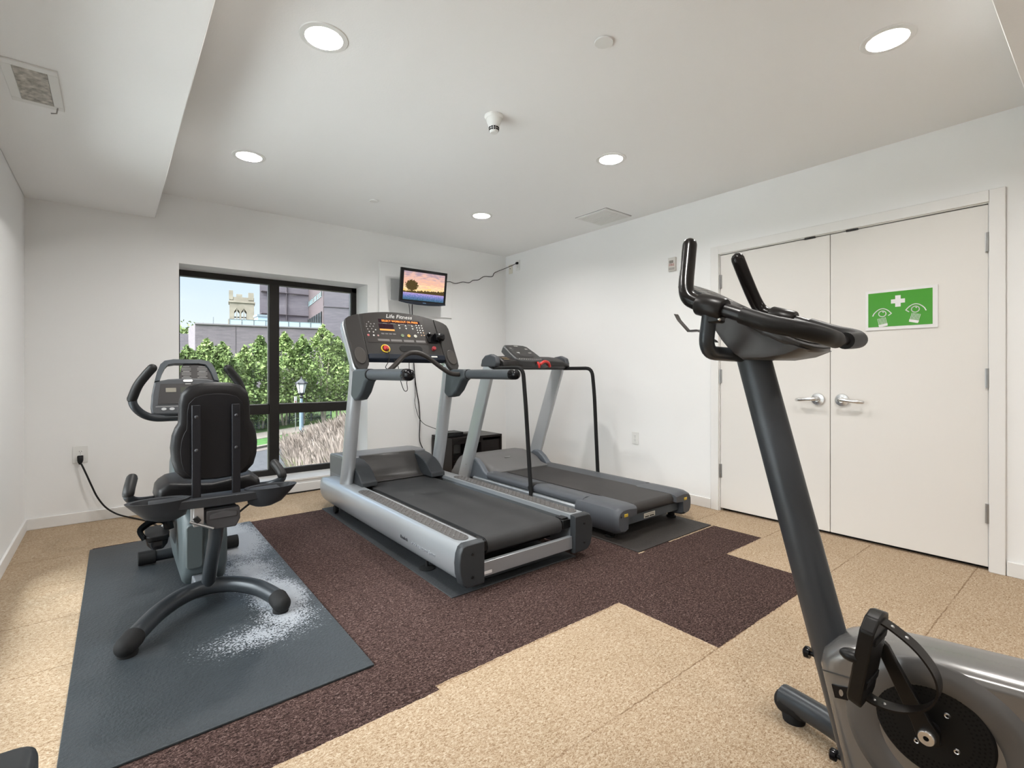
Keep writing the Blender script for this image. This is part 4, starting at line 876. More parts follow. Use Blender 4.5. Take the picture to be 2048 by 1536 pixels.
# column, handlebar
MB().tube([(XB, 3.70, .60), (XB, 3.67, .90)], .034, 18).build('console_post', bike_tube, rbk)
def hb(sg): return [(XB-.008+sg*a, y, z) for a, y, z in ((0, 3.615, .862), (.09, 3.605, .862), (.175, 3.575, .868), (.232, 3.545, .895), (.272, 3.52, .945), (.278, 3.515, .995), (.255, 3.505, 1.06), (.218, 3.50, 1.12), (.190, 3.497, 1.158))]
hbp = list(reversed(hb(-1)))+hb(1)[1:]
hbm = MB().tube(smooth(hbp, 5), .0215, 16, dome=3).build('handlebar', bike_tube, rbk)
for sg in (-1, 1): MB().tube(smooth([(XB-.008+sg*a, y, z) for a, y, z in ((.281, 3.515, .985), (.255, 3.505, 1.06), (.218, 3.50, 1.12), (.190, 3.497, 1.158))], 5), .0245, 16, dome=4).build('foam_grip', foam, hbm)
# console
KO = V(XB-.012, 3.575, .885); KX = V(1, 0, 0); KY = V(0, .115, .335).normalized(); KN = V(0, -.335, .115).normalized()
def kp(s, t, d=0): return KO+KX*s+KY*t+KN*d
def kpr(m, poly, d0, d1): m.loft([[kp(*p, d0) for p in poly], [kp(*p, d1) for p in poly]]); return m
low = [(-.165, .0), (-.183, .012), (-.188, .05), (-.182, .13), (-.168, .205), (-.10, .222), (0, .228), (.10, .222), (.168, .205), (.182, .13), (.188, .05), (.183, .012), (.165, 0)]
kc = kpr(MB(), low, -.055, .0).build('console_lower', M('console_slate', (0.0575, 0.0600, 0.0650), .42), rbk, bev=.010, seg=3)
kpr(MB(), [(-.155, .062), (.155, .062), (.150, .13), (.140, .190), (-.140, .190), (-.150, .13)], 0, .003).build('control_panel', M('panel_dark_slate', (0.0300, 0.0275, 0.0275), .35), kc, bev=.001)
archo = [(-.168, .205), (-.155, .265), (-.137, .315), (-.115, .338), (-.07, .348), (.07, .348), (.115, .338), (.137, .315), (.155, .265), (.168, .205)]
archi = [(-.142, .212), (-.128, .262), (-.112, .298), (-.098, .315), (-.065, .322), (.065, .322), (.098, .315), (.112, .298), (.128, .262), (.142, .212)]
m = MB()
for i in range(len(archo)-1):
    q = [archo[i], archo[i+1], archi[i+1], archi[i]]; kpr(m, q, -.04, .004)
bmesh.ops.remove_doubles(m.b, verts=m.b.verts, dist=.0005)
m.build('console_arch', M('console_arch_blue_grey', (0.0550, 0.0633, 0.0715), .36), rbk, ang=60)
kpr(MB(), [(-.045, .215), (.142, .212), (.128, .262), (.112, .298), (.098, .315), (.065, .322), (-.02, .322), (-.03, .30), (-.038, .26)], -.03, -.012).build('placard_panel', M('placard_brown_grey', (0.0300, 0.0260, 0.0260), .35), rbk, bev=.002)
for i, (s, ws) in enumerate(((-.005, .05), (.08, .055))):
    m = MB()
    for j in range(8): kpr(m, rrect(ws*(1 if j % 3 else .7), .0035 if j != 3 else .005, .001, 1, cx=s, cy=.305-.0105*j), -.012, -.0105)
    m.build('placard_print', grey_b, rbk)
m = MB(); kpr(m, rrect(.05, .016, .007, 4, cx=.0, cy=.208), 0, .004); m.build('maker_badge', M('badge_silver', (.45, .44, .43), .3, .6), kc, bev=.001)
kpr(MB(), rrect(.03, .006, .002, 2, cx=0, cy=.188), .003, .004).build('model_print', grey_b, kc)
kpr(MB(), rrect(.12, .038, .003, cx=.02, cy=.150), .003, .0045).build('lcd_window', lcd, kc)
kpr(MB(), rrect(.052, .026, .002, cx=-.088, cy=.150), .003, .0045).build('program_label', M('label_tan', (.22, .20, .16), .5), kc)
for s in (-.125, -.085): kpr(MB(), oval(.026, .016, 16, cx=s, cy=.033), 0, .003).build('round_key', M('key_light', (.42, .42, .42), .4), kc)
m = MB(); 
for q in ([(-.165, .047), (-.055, .047), (-.055, .050), (-.165, .050)], [(-.055, .05), (-.045, .012), (-.042, .012), (-.052, .05)]): kpr(m, q, 0, .001)
m.build('key_outline', grey_b, kc)
# seat
seatx = XB
sc_ = [(-.205, .50), (-.222, .545), (-.215, .595), (-.175, .622), (-.11, .612), (0, .598), (.11, .612), (.175, .622), (.215, .595), (.222, .545), (.205, .50)]
MB().loft([[(seatx+a*k, y, .53+(z-.53)*kz) for a, z in sc_] for y, k, kz in ((2.775, .93, .75), (2.79, .98, .95), (2.83, 1, 1), (3.00, 1, 1), (3.10, .93, .92), (3.16, .75, .85), (3.19, .55, .6))]).build('seat_cushion', vinyl, rbk, bev=.012, seg=3, ang=60)
bo = [(0, 1.090), (.06, 1.086), (.105, 1.072), (.135, 1.040), (.143, .995), (.144, .935), (.146, .905), (.158, .885), (.170, .850), (.176, .795), (.172, .74), (.158, .69), (.125, .655), (.06, .640), (0, .637)]
full = [(a, z) for a, z in bo] + [(-a, z) for a, z in reversed(bo[1:-1])]
def yb(z): return 2.638+(z-.64)*.03
m = MB(); cz0 = .86
secs = []
for d_, k in ((0, .80), (0.0, .93), (.012, .985), (.03, 1.0), (.06, .99), (.08, .95), (.095, .85)):
    secs.append([(XB+a*k, yb(z)+d_, cz0+(z-cz0)*k) for a, z in full])
br_ = m.loft(secs).build('backrest', vinyl, rbk, ang=60)
MB().loft([[(XB+a*.80, yb(z)-dd, .83+(z-.85)*.86) for a, z in full if True] for dd in (0, .004)]).build('rear_shell', M('back_shell_black', (0.0032, 0.0028, 0.0040), .5), br_, bev=.002)
for x_ in (XB-.083, XB+.075):
    m = MB(); m.box((x_, 2.618, .770), (.034, .022, .435), Matrix.Rotation(-.03, 3, 'X')); sp_ = m.build('support_bar', M('support_bar_black', (0.0072, 0.0072, 0.0096), .4), rbk, bev=.003)
    for z in (.935, .785): MB().sphere((x_, 2.606, z), .0075, (1, .5, 1), 12, 8).build('bolt', M('bolt_black', (.05, .05, .055), .3, .5), sp_)
# accessory tray behind the seat: beam with a bowl at each end
tr_m = M('tray_charcoal', (0.0250, 0.0260, 0.0290), .40)
m = MB(); beam = []
for s in (-.26, -.20, -.14, -.07, 0, .07, .14, .20, .26):
    hz = .020+.004*(1-abs(s)/.26); zt_ = .575; dy = .03
    beam.append([(XB+.005+s, 2.60, zt_), (XB+.005+s, 2.585, zt_-.006), (XB+.005+s, 2.59, zt_-2*hz), (XB+.005+s, 2.66, zt_-2*hz), (XB+.005+s, 2.67, zt_)])
m.loft(beam); ty = m.build('accessory_tray', tr_m, rbk, bev=.003)
for sg in (-1, 1):
    m = MB(); cx = XB+.005+sg*.225; secs = []
    for a, b_, z in ((.100, .055, .578), (.118, .068, .580), (.115, .064, .572), (.100, .055, .545), (.075, .043, .505), (.040, .03, .490), (.034, .024, .496), (.068, .037, .512), (.090, .046, .550), (.100, .055, .578)):
        secs.append([(cx+sg*.0+a*math.cos(2*PI*k/28)-sg*(.578-z)*.35, 2.632+b_*math.sin(2*PI*k/28), z) for k in range(28)])
    m.loft(secs, caps=False); m.build('cup_bowl', tr_m, ty, ang=50)
    ap = smooth([(XB+sg*.05, 2.93, .520), (XB+sg*.20, 2.90, .530), (XB+sg*.285, 2.84, .545), (XB+sg*.318, 2.79, .575), (XB+sg*.318, 2.80, .605), (XB+sg*.305, 2.88, .645)], 5)
    MB().tube(ap, .019, 14, dome=3).build('seat_handle', bike_tube, rbk)
    MB().tube(ap[-8:], .0225, 14, dome=3).build('handle_grip', foam, rbk)
# carriage under the seat
ct = MB(); ct.prism([(-.068, .06), (.068, .06), (.070, .005), (.062, -.012), (.052, -.03), (-.05, -.03), (-.062, -.012), (-.070, .005)], (XB+.022, 2.605, .448), (1, 0, 0), (0, 0, 1), (0, .05, 0))
cg = ct.build('seat_carriage', M('carriage_grey', (0.0525, 0.0500, 0.0525), .45), rbk, bev=.006, seg=3)
MB().prism([(a, .052-.012*abs(a)/.06) for a in (-.055, 0, .055)]+[(.055, .02), (-.055, .02)], (XB+.022, 2.6045, .448), (1, 0, 0), (0, 0, 1), (0, -.004, 0)).build('embossed_panel', M('emboss_grey', (0.0660, 0.0633, 0.0660), .4), cg, bev=.002)
MB().box((XB+.0, 2.90, .49), (.16, .56, .05)).build('seat_rail', lf_dark, rbk, bev=.006)
MB().bb(XB-.095, XB-.055, 2.60, 2.72, .445, .535).build('adjuster_bracket', M('adjuster_steel', (.38, .37, .37), .4, .6), rbk, bev=.003)
MB().tube([(XB-.11, 2.59, .475), (XB-.02, 2.585, .430)], .006, 8).build('adjuster_lever', steel, rbk)
MB().tube([(XB-.09, 2.588, .49), (XB-.075, 2.588, .47)], .011, 10).build('adjuster_bolt', black_pl, rbk)
MB().tube(smooth([(XB+.20, 2.66, .535), (XB+.13, 2.64, .50), (XB+.06, 2.62, .455)], 4), .005, 8).build('cable_bundle', black_pl, rbk)
adopt(pc, rbk)
# ================================================================== UPRIGHT BIKE IN THE FOREGROUND
XU = 1.455
ub = empty('upright_bike', (XU, .2, 0), 'dark upright exercise bike with curved handlebars in the right foreground', 'exercise bike')
hs = [(.285, .715, .058), (.272, .665, .062), (.235, .54, .068), (.17, .455, .072), (.09, .41, .074), (0, .395, .075)]
P = smooth([(XU+a, y, z) for a, y, z in hs]+[(XU-a, y, z) for a, y, z in reversed(hs[:-1])], 5)
fs2 = MB().tube(P, .037, 22).build('front_stabilizer', bike_tube, ub)
for a, c in ((0, 2), (-1, -3)):
    e0 = P[a]; d = (P[a]-P[c]).normalized()
    MB().tube([e0-d*.06+V(0, 0, -.012), e0-d*.01+V(0, 0, -.012)], [.036, .0385], 20, r2=[.036, .0385], dome=4).build('rubber_foot', black_rub, fs2)
    MB().lathe([(.0001, 0), (.033, 0), (.035, .012), (.030, .030), (.0001, .030)], (e0.x-d.x*.035, e0.y-d.y*.035, 0), seg=22).build('rubber_pad', black_rub, fs2)
MB().tube([(XU, .388, .06), (XU-.005, .688, 1.205)], .037, 28, up=(1, 0, 0), r2=.047).build('front_post', M('post_gunmetal', (0.0450, 0.0495, 0.0562), .36, .3), ub)
for z in (.385, .148):
    yf = .388+(z-.06)*.2615+.045
    MB().lathe([(.006, 0), (.006, .012), (.014, .012), (.015, .016), (.015, .024), (.009, .028), (.0001, .028)], (XU-.005, yf, z), (0, 1, 0), 18).build('post_bolt', black_gloss, ub)
prof = [(.405, .03), (.492, .40), (.485, .435), (.455, .470), (.41, .492), (.30, .508), (.10, .530), (-.15, .54), (-.42, .47), (-.52, .30), (-.45, .10), (-.2, .03)]
def ush(x, k):
    cy_, cz_ = .03, .27
    return [(x, cy_+(y-cy_)*k, cz_+(z-cz_)*k) for y, z in prof]
MB().loft([ush(XU-.083, .90), ush(XU-.083, .935), ush(XU-.075, .965), ush(XU-.055, .99), ush(XU-.03, 1), ush(XU+.03, 1), ush(XU+.055, .99), ush(XU+.075, .965), ush(XU+.083, .90)]).build('body_shell', bike_silver, ub, ang=50)
xs0 = XU-.083; cyh, czh = .262, .372
# raised ring and perforated disc
MB().lathe([(.172, 0), (.168, .004), (.150, .012), (.118, .008), (.108, .003), (.104, 0)], (xs0+.001, cyh-.01, czh-.03), (-1, 0, 0), 64, caps=False).build('raised_ring', M('ring_grey_plastic', (0.1215, 0.1193, 0.1170), .33, .4), ub)
m = MB(); m.lathe([(.0001, .006), (.098, .006), (.102, .001)], (xs0, cyh, czh), (-1, 0, 0), 56)
dk_ = m.build('crank_disc', M('disc_black', (0.0030, 0.0030, 0.0030), .55), ub)
m = MB()
for r_ in (.068, .076, .084, .092):
    n_ = int(r_*2*PI/.0085)
    for k in range(n_):
        a = 2*PI*k/n_+r_*50; m.loft([[(xs0-dd, cyh+r_*math.cos(a)+.0022*math.cos(j*PI/3), czh+r_*math.sin(a)+.0022*math.sin(j*PI/3)) for j in range(6)] for dd in (.0060, .0064)])
m.build('perforations', M('hole_black', (.001, .001, .001), .9), dk_)
for a in (10, 100, 190, 280):
    a = math.radians(a+22); c = V(xs0-.006, cyh+.048*math.cos(a), czh+.048*math.sin(a)); MB().lathe([(.0025, .002), (.0045, .003), (.006, 0)], c, (-1, 0, 0), 14, caps=False).build('disc_bolt', chrome, dk_)
pa, pb_ = V(xs0-.035, cyh, czh), V(xs0-.05, .338, .532)
dr = (pb_-pa).normalized(); sd_ = dr.cross(V(1, 0, 0)).normalized()
secs = []
for t, w_ in ((-.12, .012), (0, .022), (.15, .0175), (.85, .013), (1.0, .013), (1.06, .008)):
    c = pa+(pb_-pa)*t; secs.append([c+V(1, 0, 0)*a+sd_*b_*w_ for a, b_ in ((-.007, -1), (-.0085, 0), (-.007, 1), (.007, 1), (.007, -1))])
ck = MB().loft(secs).build('crank_arm', M('crank_dark_steel', (0.0175, 0.0165, 0.0160), .3, .7), ub, bev=.002)
MB().lathe([(.005, .004), (.005, .012), (.0135, .013), (.0155, .010), (.0155, 0)], pa+V(-.007, 0, 0), (-1, 0, 0), 28, caps=False).build('hub_cap', chrome, ck)
MB().lathe([(.0001, .0045), (.005, .0045)], pa+V(-.007, 0, 0), (-1, 0, 0), 12, caps=False).build('hub_socket', dark_gap, ck)
MB().lathe([(.0001, -.04), (.016, -.04), (.016, -.004), (.0001, -.004)], pa, (-1, 0, 0), 16).build('axle', black_pl, ub)
# pedal: platform near vertical, thin along y, wide along x
pu = V(0, -.10, .19).normalized() ; pu = V(0, -.155, .985).normalized(); pn = V(0, .985, .155); pc_ = V(XU-.215, .342, .540)
def pdl(x, u, n_): return pc_+V(1, 0, 0)*x+pu*u+pn*n_
pt_ = [(-.052, -.080), (-.040, -.098), (.03, -.098), (.046, -.085), (.046, .07), (.034, .092), (.0, .102), (-.030, .095), (-.052, .07)]
m = MB(); m.loft([[pdl(a, b_, -.014) for a, b_ in pt_], [pdl(a*.96, b_*.97, .013) for a, b_ in pt_]])
pl_ = m.build('pedal', M('pedal_black', (0.0064, 0.0056, 0.0052), .4), ub, bev=.004, seg=3)
MB().tube([pdl(.046, 0, 0), pdl(.085, 0, 0)], .009, 12).build('pedal_axle', steel, pl_)
for k in range(2): MB().loft([[pdl(a*.038, -.055+.095*k, -.0165), pdl(a*.038, -.040+.095*k, -.0165), pdl(a*.038, -.040+.095*k, -.012), pdl(a*.038, -.055+.095*k, -.012)] for a in (-1, 1)]).build('grip_rib', black_rub, pl_)
lp = smooth([pdl(0, .085, -.005), pdl(.0, .078, -.035), pdl(.0, .060, -.075), pdl(.0, .028, -.108), pdl(0, -.008, -.118), pdl(0, -.045, -.105), pdl(0, -.075, -.070), pdl(0, -.088, -.030), pdl(0, -.085, -.005)], 6)
m = MB(); ln_ = []
for i, p in enumerate(lp):
    t = (lp[min(i+1, len(lp)-1)]-lp[max(i-1, 0)]).normalized(); nn = t.cross(V(1, 0, 0)).normalized()
    ln_.append([p+V(-.017, 0, 0)+nn*.0018, p+V(.017, 0, 0)+nn*.0018, p+V(.017, 0, 0)-nn*.0018, p+V(-.017, 0, 0)-nn*.0018])
ms = m.loft(ln_).build('toe_strap', M('strap_black', (0.0064, 0.0048, 0.0040), .3), pl_)
m = MB()
for i in (5, 9, 40, 43): 
    p = lp[min(i, len(lp)-1)]; m.sphere(p, .0045, (1, 1, 1), 10, 6)
m.build('strap_rivet', steel, ms)
m = MB(); m.sphere(pdl(-.035, .0, .018), .022, (.85, 1.1, .55)); m.build('pedal_weight', black_pl, pl_)
# far side crank and pedal
MB().loft([[V(XU+.105, cyh, czh)+V(a, b_, 0) for a, b_ in ((-.006, -.012), (.006, -.012), (.006, .012), (-.006, .012))], [V(XU+.12, .185, .215)+V(a, b_, 0) for a, b_ in ((-.006, -.012), (.006, -.012), (.006, .012), (-.006, .012))]]).build('crank_arm', black_pl, ub, bev=.002)
MB().box((XU+.175, .183, .21), (.09, .10, .026)).build('pedal', black_pl, ub, bev=.004)
# small badge on the shell
MB().box((xs0-.001, .432, .362), (.006, .036, .030), Matrix.Rotation(-.25, 3, 'X')).build('shell_badge', black_gloss, ub, bev=.001)
MB().prism(oval(.009, .016, 14), (xs0-.004, .432, .362), (0, 1, 0), (0, 0, 1), (-.001, 0, 0)).build('badge_mark', steel, ub)
m = MB(); m.prism([(0, 0), (.10, .012), (.10, .015), (0, .003)], (xs0-.0005, .478, .395), (0, -1, 0), (0, 0, 1), (-.0012, 0, 0)); m.build('shell_seam', M('seam_dark', (.06, .06, .06), .5), ub)
# handlebar group
cl = lambda sg: V(XU-.005+sg*.215, .690, 1.308)
loop = []
for sg in (1, -1):
    q = [(.215, .715, 1.316), (.215, .66, 1.298), (.214, .60, 1.275), (.205, .54, 1.252), (.178, .485, 1.236), (.13, .458, 1.224), (.07, .452, 1.217), (.0, .452, 1.215)]
    loop += [(XU-.005+sg*a, y, z) for a, y, z in (q if sg > 0 else reversed(q[:-1]))]
LS = smooth(loop, 5); hbx = MB().tube(LS, [.0110 if abs(p.x-XU) < .09 else .0180 for p in LS], 20).build('handlebar_loop', M('loop_black', (0.0126, 0.0117, 0.0121), .3, .2), ub)
for sg in (-1, 1):
    q = [(.214, .61, 1.279), (.205, .54, 1.252), (.178, .485, 1.236), (.13, .458, 1.224), (.085, .453, 1.219), (.055 if sg < 0 else .010, .452, 1.2155)]
    MB().tube(smooth([(XU-.005+sg*a, y, z) for a, y, z in q], 6), .0215, 22).build('foam_grip', foam, hbx)
    up_g = [(.215, .70, 1.312), (.217, .735, 1.325), (.215, .758, 1.342), (.203, .772, 1.375), (.172, .786, 1.44), (.142, .798, 1.505)]
    MB().tube(smooth([(XU-.005+sg*a, y, z) for a, y, z in up_g], 6), .0205, 22, dome=3).build('upright_grip', M('grip_gloss%d' % sg, (0.0080, 0.0068, 0.0064), .22), ub)
    d = V(0, .95, .31).normalized(); c = cl(sg)
    co_ = MB().tube([c-d*.038, c-d*.034, c+d*.034, c+d*.038], [.0275, .030, .030, .0275], 26).build('clamp_collar', M('collar_black%d' % sg, (0.0110, 0.0095, 0.0090), .33), ub)
    MB().box(c+V(0, -.005, -.030), (.034, .052, .030)).build('clamp_lug', black_pl, co_, bev=.006)
    MB().sphere(c+V(-.012, -.028, -.036), .005).build('clamp_screw', chrome, co_)
nk = [(sg_, a) for sg_, a in ()]
np_ = fillet([(XU-.22, .695, 1.29), (XU-.215, .712, 1.188), (XU, .70, 1.183), (XU+.205, .712, 1.188), (XU+.21, .695, 1.29)], .075, 7)
MB().tube(np_, .0195, 18).build('neck_tube', bike_tube, ub)
# console
UO = V(XU-.010, .497, 1.200); UX = V(1, 0, 0); UY = V(0, .872, .490).normalized(); UN = UX.cross(UY)
def up2(s, t, d=0): return UO+UX*s+UY*t+UN*d
cpo = [(0, -.004), (.055, .000), (.095, .018), (.117, .055), (.122, .10), (.113, .155), (.098, .205), (.084, .25), (.079, .29), (.084, .335), (.092, .375), (.088, .41), (.066, .435), (.035, .447), (0, .450)]
cpl = cpo + [(-a, b_) for a, b_ in reversed(cpo[1:-1])]
uc = MB().loft([[up2(a*.965, .2+(b_-.2)*.97, -.020) for a, b_ in cpl], [up2(a, b_, -.012) for a, b_ in cpl], [up2(a, b_, 0) for a, b_ in cpl]]).build('console_face', M('uconsole_slate', (0.0450, 0.0432, 0.0432), .34), ub, bev=.003)
MB().loft([[up2(a*.88, .215+(b_-.215)*.90, .0002) for a, b_ in cpl], [up2(a*.88, .215+(b_-.215)*.90, .003) for a, b_ in cpl]]).build('overlay', M('uconsole_overlay', (0.0360, 0.0330, 0.0324), .25), uc)
uy = [(.505, 1.192), (.545, 1.176), (.600, 1.168), (.665, 1.170), (.695, 1.188), (.725, 1.225), (.765, 1.285), (.80, 1.330), (.80, 1.345), (.70, 1.300), (.60, 1.245), (.52, 1.200)]
def usec(x, k): return [(XU-.010+x, .65+(y-.65)*k, 1.25+(z-1.25)*k) for y, z in uy]
MB().loft([usec(-.106, .80), usec(-.102, .93), usec(-.085, 1), usec(.085, 1), usec(.102, .93), usec(.106, .80)]).build('console_underside', M('uconsole_under', (0.0595, 0.0574, 0.0574), .38), ub, ang=40)
MB().loft([[up2(a*.9, .225+(b_-.225)*.93, -.020) for a, b_ in cpl], [up2(a*.80, .235+(b_-.235)*.86, -.034) for a, b_ in cpl]]).build('console_rear', M('uconsole_rear', (0.0525, 0.0504, 0.0504), .38), ub, bev=.003)
def ud(name, mat, s, t, w_, h_, d=.0042):
    MB().loft([[up2(*p, .002) for p in rrect(w_, h_, min(w_, h_)*.3, 2, cx=s, cy=t)], [up2(*p, d) for p in rrect(w_, h_, min(w_, h_)*.3, 2, cx=s, cy=t)]]).build(name, mat, uc)
ud('lcd_window', lcd, 0, .165, .13, .05)
ud('maker_badge', M('ubadge', (.4, .38, .36), .3, .5), -.01, .235, .05, .016, .006)
for i in range(3):
    for j in range(2): ud('console_key', (green_b, grey_b, M('key_tan', (.45, .25, .15), .4))[(i+j) % 3], -.055+.055*i, .045+.028*j, .026, .008)
m = MB()
for j in range(6):
    for s, w_ in ((-.04, .045), (.035, .05)): m.loft([[up2(*p, .002) for p in rrect(w_*(1 if j % 2 else .7), .0045, .001, 1, cx=s, cy=.31+.018*j)], [up2(*p, .0036) for p in rrect(w_*(1 if j % 2 else .7), .0045, .001, 1, cx=s, cy=.31+.018*j)]])
m.build('instruction_print', grey_b, uc)
# holder arm in front of the console
m = MB(); ra = [V(XU-.03, .78, 1.225), V(XU-.03, .835, 1.262), V(XU-.03, .87, 1.262), V(XU-.03, .905, 1.300), V(XU-.03, .915, 1.318)]
m.loft([[p+V(-.013, 0, 0), p+V(.013, 0, 0), p+V(.013, .004, .006), p+V(-.013, .004, .006)] for p in ra]); m.build('holder_arm', M('holder_bronze', (.05, .04, .036), .3), ub, bev=.001)
# seat post, saddle and rear foot (beyond the edge of the photograph)
MB().tube([(XU, -.38, .45), (XU, -.47, .80)], .028, 18).build('seat_post', steel, ub)
MB().loft([[(XU+a*w_, y, .80+z*h_) for a, z in ((-1, .2), (-.8, .8), (0, 1), (.8, .8), (1, .2), (.7, 0), (-.7, 0))] for y, w_, h_ in ((-.30, .02, .06), (-.34, .03, .08), (-.44, .06, .09), (-.54, .12, .10), (-.60, .13, .11), (-.64, .10, .09))]).build('saddle', vinyl, ub, bev=.01, seg=3)
MB().tube([(XU-.27, -.48, .045), (XU+.27, -.48, .045)], .037, 18, dome=4).build('rear_stabilizer', bike_tube, ub)
MB().bb(XU-.03, XU+.03, -.48, .42, .035, .085).build('base_rail', bike_tube, ub, bev=.005)
# ================================================================== BENCH AT THE LOWER LEFT
bn = empty('exercise_bench', (-.27, .85, 0), 'corner of a black padded bench at the lower left edge', 'bench')
MB().loft([[(-.275+a*k, .74+b_*kk, z) for a, b_ in rrect(.34, 1.08, .035, 5)] for k, kk, z in ((.96, .985, .385), (1.0, 1.0, .397), (1.0, 1.0, .435), (.985, .995, .446), (.94, .98, .450))]).build('seat_pad', M('bench_vinyl', (0.0275, 0.0310, 0.0350), .38), bn, ang=60)
MB().bb(-.30, -.25, .30, 1.15, .33, .385).build('frame_beam', lf_dark, bn, bev=.004)
for y in (.36, 1.10):
    MB().bb(-.30, -.25, y-.025, y+.025, .05, .34).build('leg', lf_dark, bn, bev=.004)
    MB().bb(-.44, -.12, y-.03, y+.03, 0, .05).build('foot_bar', lf_dark, bn, bev=.006)
# ================================================================== OUTSIDE THE WINDOW
G = -2.75
def stuffm(name, c1, c2, sc_, rough=.9):
    m = M(name, c1, rough); t = m.node_tree; p = t.nodes['Principled BSDF']; ge = nd(t, 'ShaderNodeNewGeometry'); n = nd(t, 'ShaderNodeTexNoise'); n.inputs['Scale'].default_value = sc_; n.inputs['Detail'].default_value = 4
    r = nd(t, 'ShaderNodeValToRGB'); r.color_ramp.elements[0].position = .35; r.color_ramp.elements[1].position = .65; r.color_ramp.elements[0].color = (*c1, 1); r.color_ramp.elements[1].color = (*c2, 1)
    t.links.new(ge.outputs['Position'], n.inputs['Vector']); t.links.new(n.outputs['Fac'], r.inputs[0]); t.links.new(r.outputs[0], p.inputs['Base Color']); p.inputs['Specular IOR Level'].default_value = .15
    return m
def leafm(name, c1, c2):
    m = stuffm(name, c1, c2, 1.6, .7); t = m.node_tree; p = t.nodes['Principled BSDF']
    p.inputs['Transmission Weight'].default_value = 0.0; p.inputs['Subsurface Weight'].default_value = 0
    return m
SD = V(.80, .60, 0); SNv = V(-.60, .80, 0)      # along the street, across it away from the room
SP0 = V(7.06, 28.77, G)                          # a point on the far curb
def st(a, b_, z=0): return SP0+SD*a+SNv*b_+V(0, 0, z)
def slab(name, a0, a1, b0, b1, z0, z1, mat): 
    m = MB(); q = [(a0, b0), (a1, b0), (a1, b1), (a0, b1)]; m.loft([[st(*p, z0) for p in q], [st(*p, z1) for p in q]]); return m.build(name, mat)
gm = slab('ground', -60, 90, -60, 120, -.3, -.02, stuffm('lawn', (.035, .065, .02), (.06, .095, .03), 2.0)); gm['kind'] = 'structure'; gm.name = 'ground_outside'
rd = slab('road', -60, 90, -14, -.15, -.03, .0, stuffm('asphalt', (.036, .036, .040), (.048, .048, .052), 6)); rd['kind'] = 'structure'
kb = slab('curb', -60, 90, -.15, .15, -.03, .12, stuffm('curb_concrete', (.10, .088, .075), (.115, .10, .088), 5)); kb['kind'] = 'structure'
gt = slab('gutter', -60, 90, -.75, -.15, -.02, .012, stuffm('gutter_concrete', (.075, .062, .057), (.085, .072, .066), 5)); gt['kind'] = 'structure'
vg = slab('grass_verge', -60, 90, .15, 1.95, -.03, .11, stuffm('verge_grass', (.022, .065, .014), (.040, .090, .024), 3)); vg['kind'] = 'structure'
sw = slab('sidewalk', -60, 90, 1.95, 4.0, -.03, .13, stuffm('sidewalk_concrete', (.105, .090, .078), (.125, .110, .095), 1.5)); sw['kind'] = 'structure'
tr0 = MB().bb(-16, XL-.3, -8, 8, -.5, -.2).build('bounce_slab', stuffm('bounce_slab_pale', (.70, .70, .68), (.76, .76, .74), 2.0)); tr0['kind'] = 'structure'  # unseen pale slab, added to bounce daylight up to the ceiling
# iron fence behind the sidewalk
fc = empty('iron_fence', st(-4, 6.4), 'dark blue grey iron railing fence behind the sidewalk', 'fence')
irn = M('iron_paint', (.07, .085, .10), .5)
for z in (.25, 1.55): 
    m = MB(); m.loft([[st(-12, 6.38, z), st(-12, 6.42, z), st(-12, 6.42, z+.04), st(-12, 6.38, z+.04)], [st(14, 6.38, z), st(14, 6.42, z), st(14, 6.42, z+.04), st(14, 6.38, z+.04)]]); m.build('rail', irn, fc)
m = MB()
for k in range(208):
    a = -12+k*.125; q = [(-.012, -.012), (.012, -.012), (.012, .012), (-.012, .012)]; m.loft([[st(a+x, 6.4+y, 0) for x, y in q], [st(a+x, 6.4+y, 1.72) for x, y in q]])
m.build('railings', irn, fc)
for k in range(11):
    a = -12+k*2.6; m = MB(); q = [(-.04, -.04), (.04, -.04), (.04, .04), (-.04, .04)]; m.loft([[st(a+x, 6.4+y, 0) for x, y in q], [st(a+x, 6.4+y, 1.85) for x, y in q]]); m.build('post', irn, fc)
# shrubs behind the fence
rnd = random.Random(3)
def leaves(pts, s0, s1, rn):
    vs_, fs2_ = [], []
    for p in pts:
        s = rn.uniform(s0, s1); a = V(rn.gauss(0, 1), rn.gauss(0, 1), rn.gauss(0, 1)).normalized(); b_ = a.orthogonal().normalized(); b_ = (b_*math.cos(rn.random()*6)+a.cross(b_)*math.sin(rn.random()*6)); c = a.cross(b_)
        i = len(vs_); vs_ += [p+b_*s, p+c*s*.55, p-b_*s, p-c*s*.55]; fs2_.append((i, i+1, i+2, i+3))
    return vs_, fs2_
def mesh_obj(name, vs_, fs2_, mat, parent=None, origin=None):
    off = WL[parent.name] if parent is not None else Vector(origin or (0, 0, 0))
    me = bpy.data.meshes.new(name); me.from_pydata([Vector(v)-off for v in vs_], [], fs2_)
    for m in (mat if isinstance(mat, (list, tuple)) else [mat]): me.materials.append(m)
    o = bpy.data.objects.new(name, me); COL.objects.link(o); WL[o.name] = off
    if parent is not None: o.parent = parent
    else: o.location = off
    return o
hedge_m = leafm('hedge_leaf', (.05, .09, .03), (.13, .17, .06))
pts = []
for k in range(7000):
    a = rnd.uniform(-12, 14); hh = .55+.25*math.sin(a*1.3)+.1*math.sin(a*4.1); pts.append(st(a, 7.1+rnd.gauss(0, .3), abs(rnd.random())**.7*hh))
o = mesh_obj('hedge', *leaves(pts, .05, .12, rnd), hedge_m, origin=st(0, 7.1)); tag(o, 'low dark green hedge growing behind the iron fence', 'hedge', kind='stuff')
